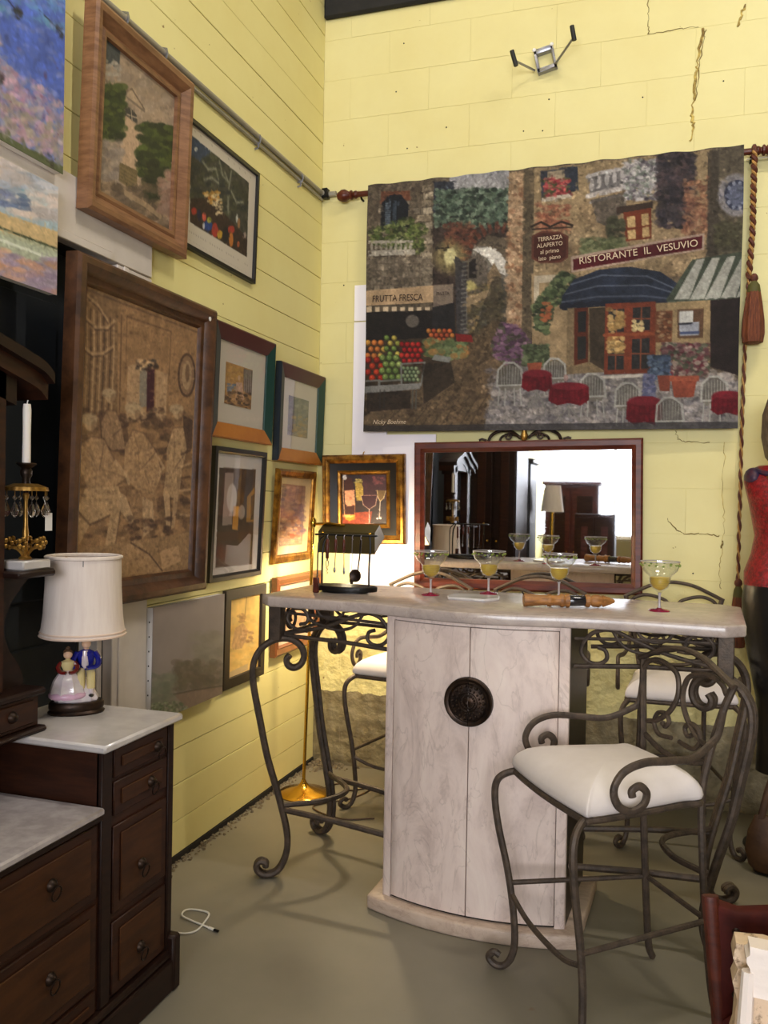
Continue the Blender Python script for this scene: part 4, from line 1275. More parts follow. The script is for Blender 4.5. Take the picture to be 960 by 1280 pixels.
# shop front under the awnings
p.poly([(512, 372), (600, 368), (600, 515), (512, 520)], (120, 104, 82), 1, .15); p.poly([(528, 372), (560, 370), (562, 492), (530, 500)], (88, 48, 36)); p.poly([(536, 380), (556, 378), (556, 424), (538, 426)], (40, 40, 42)); p.poly([(536, 436), (556, 434), (557, 484), (538, 488)], (46, 46, 46))
p.poly([(562, 372), (600, 370), (600, 512), (566, 492)], (60, 52, 44), .9, .2)
p.poly([(598, 362), (712, 356), (714, 516), (598, 520)], (112, 60, 44), 1, .12, 8)
for q in [[(606, 374), (642, 372), (642, 424), (606, 426)], [(660, 370), (700, 368), (700, 420), (660, 422)], [(606, 444), (642, 442), (642, 508), (606, 510)], [(660, 440), (700, 438), (700, 506), (660, 508)]]:
    p.poly(q, (52, 50, 50), 1, .25, 5)
    (xa, ya), (xb, _), (_, yb), _ = q
    p.line([((xa + xb) / 2, ya), ((xa + xb) / 2, yb)], 3, (126, 76, 56)); p.line([(xa, (ya + yb) / 2), (xb, (ya + yb) / 2)], 3, (126, 76, 56))
p.dabs(606, 374, 640, 470, 110, 5.0, [(190, 160, 110), (150, 122, 80)], .7); p.dabs(662, 400, 690, 424, 30, 3.7, [(196, 176, 130)], .8); p.line([(598, 432), (714, 428)], 7, (130, 74, 52))
p.poly([(712, 360), (836, 352), (836, 500), (714, 510)], (150, 130, 100), 1, .14); p.poly([(712, 378), (750, 376), (750, 446), (712, 448)], (110, 74, 54)); p.dabs(716, 382, 746, 442, 40, 4.0, [(150, 126, 100), (80, 56, 44)], .6)
p.poly([(760, 374), (820, 370), (820, 436), (762, 438)], (96, 74, 58)); p.poly([(765, 378), (796, 376), (796, 402), (765, 404)], (190, 188, 184)); p.poly([(765, 404), (810, 400), (810, 430), (767, 432)], (150, 152, 160)); p.line([(765, 406), (794, 404)], 4, (40, 40, 50)); p.line([(770, 426), (808, 424)], 6, (80, 88, 116))
p.poly([(834, 352), (902, 346), (902, 520), (836, 500)], (46, 38, 38), 1, .2, 12)
p.line([(592, 526), (720, 520)], 7, (190, 182, 172))
# flowers and pots
p.dabs(730, 450, 830, 520, 726, 5.0, [(92, 64, 66), (120, 92, 92), (70, 72, 60), (150, 136, 126), (96, 44, 54), (84, 92, 76)], .75)
p.dabs(700, 478, 745, 530, 330, 4.3, [(72, 84, 104), (96, 108, 124), (56, 66, 80)], .75); p.dabs(688, 520, 712, 570, 154, 3.7, [(86, 88, 116), (120, 120, 140)], .8)
p.poly([(718, 522), (748, 520), (746, 556), (724, 556)], (124, 70, 56)); p.poly([(748, 524), (808, 522), (800, 568), (756, 570)], (134, 74, 58), 1, .12); p.poly([(745, 522), (812, 520), (812, 532), (745, 534)], (150, 86, 66))
p.dabs(345, 405, 445, 500, 924, 5.0, [(112, 84, 106), (92, 66, 88), (134, 106, 122), (70, 62, 60), (80, 84, 64)], .75, poly=[(345, 450), (365, 405), (400, 415), (440, 460), (440, 510), (380, 500), (350, 480)])
p.dabs(415, 455, 470, 500, 264, 4.3, [(76, 84, 62), (100, 108, 84), (62, 68, 52)], .75); p.poly([(424, 496), (458, 494), (454, 516), (428, 516)], (136, 78, 60))
# fruit stand
p.poly([(53, 336), (252, 318), (252, 374), (207, 360), (53, 370)], (176, 150, 120), 1, .06); p.poly([(207, 322), (252, 318), (252, 362), (207, 372)], (120, 108, 98), .9)
for k in range(8):
    x = 56 + k * 19
    p.poly([(x, 372), (x + 11, 371), (x + 11, 384), (x, 385)], (196, 176, 150) if k % 1 == 0 else (60, 46, 40))
p.poly([(53, 384), (205, 378), (205, 440), (53, 450)], (40, 36, 36), 1, .2); p.ell(160, 403, 14, 13, (120, 112, 104), .8, .2)
p.poly([(205, 372), (255, 360), (260, 440), (205, 440)], (44, 42, 44), 1, .2)
def fruits(x0, y0, x1, y1, r, cols, n):
    rows = max(2, int((y1 - y0) / (r * 1.6)))
    for j in range(rows):
        y = y0 + (j + .5) * (y1 - y0) / rows
        m_ = max(2, int((x1 - x0) / (r * 1.8)))
        for i in range(m_):
            x = x0 + (i + .5 * (j % 2) + .25) * (x1 - x0) / m_
            c = np.array(cols[p.rng.integers(len(cols))], float)
            p.ell(x, y, r, r, c * .62); p.ell(x - r * .15, y - r * .2, r * .72, r * .72, c); p.ell(x - r * .3, y - r * .35, r * .28, r * .28, np.minimum(c * 1.35, 255), .8)
fruits(56, 446, 100, 490, 7, [(190, 140, 70), (196, 120, 66), (186, 150, 80)], 1); fruits(56, 486, 96, 540, 8, [(170, 66, 44), (186, 84, 50), (150, 50, 40)], 1)
fruits(98, 436, 132, 484, 6.5, [(150, 150, 76), (110, 130, 70), (176, 160, 84)], 1); fruits(90, 480, 136, 538, 8, [(120, 138, 80), (140, 154, 96), (104, 124, 70)], 1)
fruits(134, 450, 184, 500, 6.5, [(150, 40, 40), (130, 30, 34), (166, 56, 48)], 1); fruits(140, 506, 178, 540, 5, [(130, 140, 110), (110, 124, 96)], 1)
fruits(195, 420, 255, 450, 6, [(176, 96, 56), (150, 76, 50), (166, 110, 60)], 1); p.dabs(190, 446, 285, 485, 150, 7, [(96, 110, 76), (120, 130, 96), (80, 92, 64), (150, 110, 70)], .7); p.poly([(258, 430), (296, 434), (300, 450), (262, 448)], (120, 44, 44))
for q in [[(53, 540), (88, 538), (88, 552), (53, 556)], [(86, 540), (138, 536), (138, 552), (86, 556)], [(136, 500), (190, 496), (182, 548), (138, 552)]]: p.line(q + [q[0]], 4, (116, 116, 112))
p.poly([(53, 552), (184, 542), (180, 556), (53, 568)], (132, 130, 126)); p.poly([(212, 478), (250, 484), (246, 496), (206, 490)], (126, 126, 122))
for x in (90, 100, 164, 172): p.line([(x, 560), (x, 600)], 3.5, (90, 88, 84))
p.poly([(60, 566), (160, 560), (160, 600), (60, 610)], (40, 34, 32), .6); p.poly([(184, 500), (250, 495), (260, 540), (190, 590)], (46, 40, 36), .7, .2)
# wicker chairs and red tables
def chair(cx, cy, s, flip=1):
    c, d = (158, 156, 150), (96, 92, 86)
    p.poly([(cx - 24 * s, cy), (cx - 20 * s, cy - 34 * s), (cx, cy - 44 * s), (cx + 20 * s, cy - 36 * s), (cx + 24 * s, cy)], d, .8)
    for k in range(-3, 4): p.line([(cx + k * 6 * s, cy - 40 * s + abs(k) * 2 * s), (cx + k * 5.4 * s, cy)], 1.6, c, .7)
    p.line([(cx - 26 * s, cy + 4 * s), (cx - 24 * s, cy - 30 * s), (cx - 10 * s, cy - 45 * s), (cx + 8 * s, cy - 45 * s), (cx + 24 * s, cy - 32 * s), (cx + 28 * s, cy + 2 * s)], 4.5, c)
    p.poly([(cx - 24 * s, cy), (cx + 26 * s, cy - 2 * s), (cx + 20 * s, cy + 10 * s), (cx - 18 * s, cy + 12 * s)], (120, 114, 106)); p.line([(cx - 24 * s, cy + 2 * s), (cx + 26 * s, cy)], 4, c)
    for k in (-20, -8, 10, 22): p.line([(cx + k * s, cy + 8 * s), (cx + k * 1.15 * s, cy + 42 * s)], 3, c)
def table(cx, cy, w, h):
    for dx in (-.3, .3): p.line([(cx, cy + h), (cx + dx * w, cy + h + 36)], 4, (128, 124, 120))
    p.line([(cx, cy + h), (cx, cy + h + 26)], 4, (128, 124, 120))
    p.poly([(cx - w / 2, cy), (cx - w * .2, cy - h * .22), (cx + w * .25, cy - h * .22), (cx + w / 2, cy), (cx + w * .52, cy + h * .7), (cx + w * .3, cy + h), (cx, cy + h * .86), (cx - w * .3, cy + h), (cx - w * .53, cy + h * .75)], (100, 26, 38), 1, .25, 7)
    p.ell(cx, cy - h * .04, w * .46, h * .2, (120, 42, 52), .7, .1)
    for k in range(-3, 4): p.line([(cx + k * w * .14, cy + h * .2), (cx + k * w * .15, cy + h * .85)], 3, (86, 16, 30), .6)
chair(486, 528, .95); chair(385, 545, 1.1); table(447, 520, 66, 40); chair(572, 568, 1.1); table(520, 548, 88, 42); chair(652, 588, 1.1); table(690, 580, 78, 52)
chair(746, 622, 1.15); chair(846, 574, 1.15); table(875, 564, 70, 44); p.ell(512, 528, 5, 8, (150, 120, 116), .8)
p.poly([(53, 640), (900, 622), (900, 645), (53, 662)], (56, 54, 56), .7)
p.contrast(1.22, 100); p.impasto(6000, 2.0, .3, .4); p.mottle(.14, 4); p.mottle(.18, 34); p.weave(.08)
def drape(U, V, X, Y, Z):
    Y = Y - 0.004 * np.sin(U * 17 + 1) * (0.3 + V) - 0.004 * np.sin(U * 41) * (1 - V) + 0.012 * V * 0
    Z = Z + 0.0028 * np.sin(U * 70) * np.clip(1 - V * 8, 0, 1) + 0.008 * (U - .5) * np.clip(1 - V * 3, 0, 1)
    X = X + 0.006 * np.sin(V * 7) * (U - .5)
    return X, Y, Z
sheet('woven_panel', p, TW, TH, tap, 'woven_cloth', 0, 0, gain=0.83, disp=drape, thick=0.004)
def on_tap(u, v):       # tapestry fractions -> local point just in front of the cloth
    return (-TW / 2 + u * TW, -0.0135, TH * (1 - v))
def uv(x, y):
    q = p.m([(x, y)])[0] / [p.W, p.H]
    return q[0], q[1]
u, v = uv(126, 353); lettering('FRUTTA FRESCA', 0.050, 'lettering_dark', tap, on_tap(u, v), (PI / 2, 0.02, 0), width=0.285)
u, v = uv(230, 342); lettering('FRUTTA', 0.024, 'lettering_dark', tap, on_tap(u, v), (PI / 2, 0, 0), width=0.07)
u, v = uv(668, 248); lettering('RISTORANTE  IL  VESUVIO', 0.050, 'lettering_cream', tap, on_tap(u, v), (PI / 2, -math.radians(5.0), 0), width=0.565)
for i, tx in enumerate(['TERRAZZA', 'ALAPERTO', 'al primo', 'lato  piano']):
    u, v = uv(471, 217 + i * 14.5); lettering(tx, 0.030, 'lettering_cream', tap, on_tap(u, v), (PI / 2, -0.05, 0), width=[.125, .13, .095, .11][i])
u, v = uv(112, 633); lettering('Nicky Boehme', 0.034, 'lettering_cream', tap, on_tap(u, v), (PI / 2, 0, 0), width=0.19, shear=0.35)

rod = thing('curtain_rod', 'dark wooden rod with turned finials carrying the cafe tapestry', 'rod', (1.25, -0.048, 3.214))
MB().tube([(-1.02, 0, -0.008), (1.05, 0, 0.008)], 0.016, 12).build('pole', 'mahogany', rod)
for s in (-1, 1):
    f = MB().lathe([(0.004, -0.075), (0.02, -0.07), (0.034, -0.045), (0.034, -0.025), (0.018, 0.0), (0.026, 0.006), (0.026, 0.014), (0.014, 0.02), (0.022, 0.032), (0.022, 0.04), (0.014, 0.05)], 16)
    f.build('finial', 'mahogany', rod, loc=(s * 1.065, 0, s * 0.008), rot=(0, s * -PI / 2, 0))
    MB().tube([(s * 1.0, 0.047, -0.03), (s * 1.0, 0.02, -0.03), (s * 1.0, 0, -0.018)], 0.006, 8).build('bracket', 'black_metal', rod)
MB().tube([(0.98, -0.004, -0.03), (1.2, -0.002, -0.024), (1.6, 0.02, -0.018)], 0.0025, 6).build('wire', 'conduit_grey', rod)

# rope with two tassels
rp = thing('tassel_rope', 'brown and gold twisted rope with two tassels hanging from the rod end', 'rope', (2.262, -0.088, 3.227))
def twisted(path, r, parent):
    P = catmull(path, 40)
    for k in range(2):
        Q = []
        for i, q in enumerate(P):
            a = i * 0.62 + k * PI
            Q.append(q + Vector((math.cos(a), math.sin(a), 0)) * r * 0.55)
        MB().tube(Q, r * (0.75 if k == 0 else 0.5), 6).build('strand', 'rope' if k == 0 else 'rope_gold', parent)
MB().tube([(0.0, 0.04 + 0.03 * math.cos(a), -0.013 + 0.03 * math.sin(a)) for a in [i * PI / 8 for i in range(16)]], 0.011, 6, closed=True).build('loop', 'rope', rp)
twisted([(0.0, 0, -0.02), (0.0, 0.02, -0.2), (0.0, 0.03, -0.4), (-0.012, 0.03, -0.62)], 0.013, rp)
twisted([(-0.012, 0.03, -0.62), (-0.018, 0.05, -0.9), (-0.024, 0.055, -1.3), (-0.026, 0.05, -1.7), (-0.028, 0.04, -2.1)], 0.0085, rp)
def tassel(z, x, y, s):
    MB().lathe([(0.008, 0.03), (0.017, 0.018), (0.019, 0.005), (0.012, -0.008)], 12).build('knot', 'rope', rp, loc=(x, y, z))
    MB().lathe([(0.012, -0.006), (0.026 * s, -0.025), (0.031 * s, -0.055), (0.030 * s, -0.062)], 14).build('tassel_head', 'tassel_green', rp, loc=(x, y, z))
    MB().lathe([(0.030 * s, -0.058), (0.040 * s, -0.12), (0.050 * s, -0.2), (0.052 * s, -0.26), (0.046 * s, -0.30), (0.03 * s, -0.305)], 30, wave=lambda a, zz: 0.05 * math.sin(a * 11) + 0.03 * math.sin(a * 23)).build('tassel_fringe', 'tassel', rp, loc=(x, y, z))
tassel(-0.63, 0.012, 0.02, 1.0)
tassel(-2.1, -0.026, 0.035, 0.75)

# white foam boards behind
bd = tag(box('foam_board', 'foam_board', None, 0.21, -0.012, 0.975, 0.415, -0.001, 2.505, 0.001), 'tall narrow white board behind the tapestry edge', 'board', 'white boards on the block wall')
bd = tag(box('foam_board', 'foam_board', None, 0.21, -0.012, 2.512, 0.415, -0.001, 2.712, 0.001), 'small white board on top of the narrow one', 'board', 'white boards on the block wall')
bd = tag(box('foam_board', 'foam_board', None, 0.395, -0.024, 0.975, 0.70, -0.013, 1.872, 0.001), 'white board between the wine picture and the mirror', 'board', 'white boards on the block wall')

# wine painting
t = thing('framed_painting', 'painting of wine bottles and glasses in a wide gold and black frame', 'picture', (0.302, -0.027, 1.265), (math.radians(1.0), math.radians(-1.0), 0))
W, H = 0.485, 0.495
frame(t, W, H, [(0, 0), (0, 0.03), (0.008, 0.042), (0.022, 0.04), (0.03, 0.046), (0.042, 0.04), (0.048, 0.032)], 'frame_gold', 'outer_frame')
frame(t, W, H, [(0.046, 0.0), (0.046, 0.032), (0.09, 0.016), (0.09, 0)], 'frame_black', 'black_panel')
frame(t, W, H, [(0.086, 0.0), (0.088, 0.02), (0.096, 0.026), (0.106, 0.022), (0.112, 0.01), (0.112, 0)], 'frame_gold', 'inner_frame')
p2 = Paint([(235, 255), (630, 258), (630, 690), (225, 685)], 110, 120, (44, 30, 28), 61)
p2.poly([(225, 250), (640, 250), (640, 500), (225, 480)], (42, 30, 32), 1, .3, 30); p2.poly([(400, 250), (640, 250), (640, 480), (430, 470)], (74, 40, 44), .7, .2, 30)
p2.poly([(225, 560), (640, 560), (640, 695), (225, 695)], (40, 26, 26), 1, .2); p2.poly([(240, 590), (500, 575), (480, 690), (240, 690)], (158, 62, 30), .85, .25, 10)
p2.poly([(268, 400), (262, 330), (285, 280), (330, 290), (345, 400), (345, 640), (262, 640)], (70, 34, 24), .9); p2.line([(255, 300), (250, 420), (258, 600)], 8, (226, 176, 120), .8)
p2.poly([(355, 330), (408, 325), (425, 370), (425, 480), (365, 482)], (176, 146, 64), 1, .12); p2.dabs(350, 300, 412, 335, 20, 8, [(206, 190, 110), (120, 100, 40)], .8); p2.dabs(365, 370, 420, 460, 30, 6, [(150, 120, 50), (206, 176, 90)], .6)
p2.poly([(262, 395), (350, 388), (352, 520), (280, 530), (265, 500)], (226, 160, 118), 1, .06); p2.ell(315, 460, 14, 14, (200, 120, 84), .8)
p2.poly([(262, 605), (352, 600), (350, 640), (300, 655), (262, 640)], (226, 140, 40), 1, .2); p2.ell(290, 612, 40, 12, (250, 200, 120), .7, .4); p2.line([(352, 500), (345, 630)], 5, (220, 150, 80), .7)
p2.poly([(405, 440), (545, 440), (530, 520), (475, 556), (425, 520)], (58, 26, 34)); p2.line([(405, 440), (425, 520), (475, 556), (530, 520), (545, 440)], 4, (226, 190, 160)); p2.line([(405, 438), (545, 438)], 4, (230, 180, 150), .7)
p2.line([(475, 556), (474, 670)], 6, (226, 206, 190)); p2.line([(440, 680), (510, 682)], 5, (206, 180, 160))
p2.poly([(540, 395), (620, 398), (600, 460), (572, 490), (548, 450)], (126, 100, 52), .8); p2.line([(545, 395), (550, 450), (570, 490), (600, 460), (620, 400)], 5, (232, 206, 150)); p2.line([(570, 490), (562, 630)], 5, (230, 216, 196))
p2.ell(545, 636, 10, 8, (240, 230, 220)); p2.ell(570, 634, 10, 8, (240, 226, 210)); p2.ell(268, 282, 16, 20, (230, 226, 222), .9, .3); p2.dabs(500, 280, 610, 350, 20, 10, [(130, 70, 66), (110, 60, 60)], .6)
p2.blur(1); p2.impasto(900, 9, .25, .35)
sheet('canvas', p2, W - 0.215, H - 0.215, t, 'painted_canvas', -0.011, 0.1075, gain=1.0)
MB().tube([(0, -0.02, H), (0, -0.012, H + 0.012), (0, 0.0, H + 0.016)], 0.003, 6).build('hook', 'brass', t)

# mirror with the carved crest
t = thing('wall_mirror', 'wide mahogany framed mirror with a carved gilt crest behind the bar', 'mirror', (1.197, -0.030, 1.044), (0, math.radians(-0.9), 0))
W, H = 1.19, 0.79
frame(t, W, H, [(0, 0), (0, 0.03), (0.010, 0.037), (0.034, 0.035), (0.044, 0.025), (0.054, 0.02), (0.056, 0.012), (0.056, 0)], 'mahogany')
box('mirror_glass', 'mirror_silver', t, -W / 2 + 0.05, -0.012, 0.05, W / 2 - 0.05, -0.006, H - 0.05, 0)
crest = MB()
for s in (-1, 1):
    for r, h, w_ in ((0.008, 0.055, 0.19), (0.0065, 0.035, 0.13)):
        P = catmull([(s * w_, -0.02, H + 0.0), (s * w_ * .9, -0.022, H + h * .6), (s * w_ * .6, -0.024, H + h), (s * w_ * .3, -0.024, H + h * .75), (s * .02, -0.024, H + 0.012)], 6)
        crest.tube(P, r, 8)
    q = spiral(s * 0.085, H + 0.022, 0.02, 0.005, 90, s * 1.3, 18)
    crest.tube([(x, -0.024, z) for x, z in q], 0.005, 6)
    crest.tube([(s * .2, -.02, H + .004), (s * .225, -.02, H + .012), (s * .24, -.02, H + .006)], .006, 6)
crest.build('crest', 'bronze_dark', t)
cc = MB().lathe([(0.004, 0), (0.016, 0.01), (0.02, 0.03), (0.012, 0.05), (0.017, 0.07), (0.004, 0.095)], 12)
cc.build('crest_finial', 'gilt', t, loc=(0, -0.024, H - 0.004))

# wall bracket above the tapestry
BX, BZ = 1.25, 3.82
t = thing('wall_bracket', 'grey square metal bracket with two black rubber tipped arms on the wall', 'bracket', (BX, 0, BZ))
m = MB()
m.box(-0.05, -0.035, 0.035, 0.05, -0.0, 0.062).box(-0.05, -0.035, -0.062, 0.05, -0.0, -0.04)
m.box(-0.05, -0.035, -0.062, -0.036, -0.0, 0.062).box(0.036, -0.035, -0.062, 0.05, -0.0, 0.062)
m.build('plate', 'steel', t, bevel=0.002, rot=(0, math.radians(-12), 0))
for st, tip, ra, rb_ in (((1.196, 3.766), (1.116, 3.763), (1.121, 3.738), (1.099, 3.814)), ((1.302, 3.784), (1.407, 3.837), (1.411, 3.824), (1.398, 3.894))):
    MB().tube([(st[0] - BX, -0.03, st[1] - BZ), (tip[0] - BX, -0.16, tip[1] - BZ)], 0.006, 8).build('arm', 'steel', t)
    MB().tube([(ra[0] - BX, -0.158, ra[1] - BZ), (rb_[0] - BX, -0.165, rb_[1] - BZ)], 0.0115, 10).build('rubber_tip', 'rubber_black', t)
for s in (-1, 1):
    MB().ball((s * 0.045 - 0.012, -0.037, 0.058 + s * 0.009), 0.010, 8, sy=.5).build('screw', 'paper_white', t)

# ---------------------------------------------------------------- travertine material of the bar
def travertine(name, c0, c1, c2, rough=0.35, stretch=(3.2, 3.2, 1.3), coat=0.0):
    m = bpy.data.materials.new(name)
    m.use_nodes = True
    nt = m.node_tree
    b = nt.nodes['Principled BSDF']
    tc = nt.nodes.new('ShaderNodeTexCoord')
    mp = nt.nodes.new('ShaderNodeMapping')
    mp.inputs['Scale'].default_value = stretch
    nt.links.new(tc.outputs['Object'], mp.inputs['Vector'])
    nz = nt.nodes.new('ShaderNodeTexNoise')
    nz.inputs['Scale'].default_value = 2.6
    nz.inputs['Detail'].default_value = 11
    nz.inputs['Roughness'].default_value = 0.72
    nz.inputs['Distortion'].default_value = 0.8
    nt.links.new(mp.outputs[0], nz.inputs['Vector'])
    cr = nt.nodes.new('ShaderNodeValToRGB')
    e = cr.color_ramp.elements
    e[0].position, e[0].color = 0.30, c1
    e[1].position, e[1].color = 0.74, c2
    k = e.new(0.5); k.color = c0
    nt.links.new(nz.outputs['Fac'], cr.inputs[0])
    # thin darker veins
    n2 = nt.nodes.new('ShaderNodeTexNoise')
    n2.inputs['Scale'].default_value = 2.2
    n2.inputs['Detail'].default_value = 7
    n2.inputs['Distortion'].default_value = 1.6
    nt.links.new(mp.outputs[0], n2.inputs['Vector'])
    c2_ = nt.nodes.new('ShaderNodeValToRGB')
    e = c2_.color_ramp.elements
    e[0].position, e[0].color = 0.485, (0, 0, 0, 1)
    e[1].position, e[1].color = 0.515, (0, 0, 0, 1)
    k = e.new(0.5); k.color = (0.24, 0.24, 0.24, 1)
    nt.links.new(n2.outputs['Fac'], c2_.inputs[0])
    mx = nt.nodes.new('ShaderNodeMixRGB')
    mx.inputs['Color2'].default_value = rgb(120, 96, 84)
    nt.links.new(c2_.outputs[0], mx.inputs[0])
    nt.links.new(cr.outputs[0], mx.inputs[1])
    nt.links.new(mx.outputs[0], b.inputs['Base Color'])
    b.inputs['Roughness'].default_value = rough
    if coat:
        b.inputs['Coat Weight'].default_value = coat
        b.inputs['Coat Roughness'].default_value = 0.12
    MATS[name] = m
travertine('travertine', rgb(219, 199, 189), rgb(190, 169, 160), rgb(230, 214, 202), 0.45)
travertine('travertine_top', rgb(176, 161, 153), rgb(154, 142, 137), rgb(190, 175, 166), 0.26, (4, 4, 4), 0.12)
travertine('travertine_base', rgb(190, 168, 150), rgb(158, 134, 118), rgb(204, 184, 166), 0.5, (3, 5, 5))

# ---------------------------------------------------------------- the bar
BAR = thing('bar_counter', 'stone topped bar with a curved two door cabinet and scrolled iron legs', 'bar', (1.27, -1.25, 0), (0, 0, math.radians(-3.1)))
ZU, ZT = 1.085, 1.125
def yfront(x):
    a = abs(x)
    return -0.312 - (0.083 * math.cos(PI * a / 0.96) ** 2 if a < 0.48 else 0)
out = []
n = 40
for i in range(n + 1):
    x = -0.825 + 1.65 * i / n
    out.append((x, yfront(x)))
out += [(0.885, -0.25), (0.885, 0.27), (0.825, 0.33), (-0.825, 0.33), (-0.885, 0.27), (-0.885, -0.25)]
MB().prism(out, ZU, ZT).build('countertop', 'travertine_top', BAR, bevel=0.007, bseg=2, angle=50)
def ycab(x): return -0.362 + 0.57 * x * x
def slab(x0, x1, z0, z1, off, t, n=10):
    xs = [x0 + (x1 - x0) * i / n for i in range(n + 1)]
    poly = [(x, ycab(x) + off) for x in xs] + [(x, ycab(x) + off + t) for x in reversed(xs)]
    return MB().prism(poly, z0, z1)
body = [(x, ycab(x) + 0.012) for x in [-0.325 + 0.65 * i / 12 for i in range(13)]] + [(0.325, 0.15), (-0.325, 0.15)]
MB().prism(body, 0.05, ZU - 0.0005).build('carcass', 'gap_dark', BAR)
for s in (-1, 1):
    box('side_panel', 'bronze_dark', BAR, s * 0.325, ycab(0.33) + 0.02, 0.05, s * 0.333, 0.15, ZU - 0.001)
    slab(min(s * 0.300, s * 0.333), max(s * 0.300, s * 0.333), 0.052, ZU - 0.001, 0, 0.02, 3).build('stile', 'travertine', BAR, bevel=0.001)
box('back_panel', 'travertine', BAR, -0.325, 0.15, 0.05, 0.325, 0.16, ZU - 0.001)
slab(-0.2995, 0.2995, ZU - 0.014, ZU - 0.001, 0.001, 0.02).build('top_rail', 'travertine', BAR)
def medallion_half(s, parent):
    prof = [(0.0, 0.016), (0.006, 0.020), (0.012, 0.014), (0.03, 0.012), (0.034, 0.016), (0.05, 0.012), (0.062, 0.012), (0.066, 0.017), (0.07, 0.013), (0.074, 0.014), (0.08, 0.018), (0.085, 0.014), (0.086, 0.0)]
    mb = MB()
    rings = []
    K = 20
    for i in range(K + 1):
        a = s * (-PI / 2 + PI * i / K)
        rings.append([(s * abs(r * math.cos(a)) + s * 0.001, -d, r * math.sin(-PI / 2 + PI * i / K)) for r, d in prof])
    mb.rings(rings, True, True, closed=False)
    for k in range(9):
        a = -PI / 2 + PI * (k + .5) / 9
        mb.ball((s * 0.056 * math.cos(a), -0.013, 0.056 * math.sin(a)), 0.006, 6)
        mb.ball((s * 0.041 * math.cos(a), -0.013, 0.041 * math.sin(a)), 0.005, 6)
        mb.ball((s * 0.022 * math.cos(a), -0.012, 0.022 * math.sin(a)), 0.005, 6)
    return mb.build('medallion_half', 'bronze_dark', parent, loc=(0, ycab(0) - 0.001, 0.812))
for s in (-1, 1):
    d = slab(min(s * 0.0015, s * 0.2975), max(s * 0.0015, s * 0.2975), 0.062, ZU - 0.0165, 0, 0.018).build('door', 'travertine', BAR, bevel=0.0012)
    medallion_half(s, d)
pl = []
for i in range(17):
    x = -0.385 + 0.77 * i / 16
    pl.append((x, -0.40 + 0.50 * x * x))
pl += [(0.385, 0.17), (-0.385, 0.17)]
MB().prism(pl, 0.0, 0.052).build('plinth', 'travertine_base', BAR, bevel=0.009, bseg=2, angle=60)

def bar_leg(lx, ly, d):
    d = Vector((d[0], d[1], 0)).normalized()
    prof = [(-0.052, 0.885), (-0.040, 0.868), (-0.046, 0.845), (-0.070, 0.835), (-0.097, 0.85), (-0.108, 0.885), (-0.092, 0.925), (-0.050, 0.950), (0.0, 0.948), (0.045, 0.925), (0.078, 0.885), (0.092, 0.835), (0.088, 0.76),
            (0.062, 0.63), (0.030, 0.48), (-0.012, 0.34), (-0.044, 0.22), (-0.055, 0.14), (-0.045, 0.075), (-0.018, 0.028), (0.022, 0.012), (0.055, 0.022), (0.066, 0.048), (0.050, 0.066), (0.030, 0.058), (0.030, 0.044)]
    C = catmull([(r, 0, z) for r, z in prof], 5)
    side = Vector((-d.y, d.x, 0))
    mb = MB()
    for o in (-0.0105, 0.0105):
        mb.tube([Vector((lx, ly, q.z)) + d * q.x + side * o for q in C], 0.0125, 8)
    mb.build('leg', 'dark_iron', BAR)
    box('leg_post', 'dark_iron', BAR, lx - 0.026, ly - 0.026, 0.945, lx + 0.026, ly + 0.026, ZU, 0.004)
    return d
LP = {}
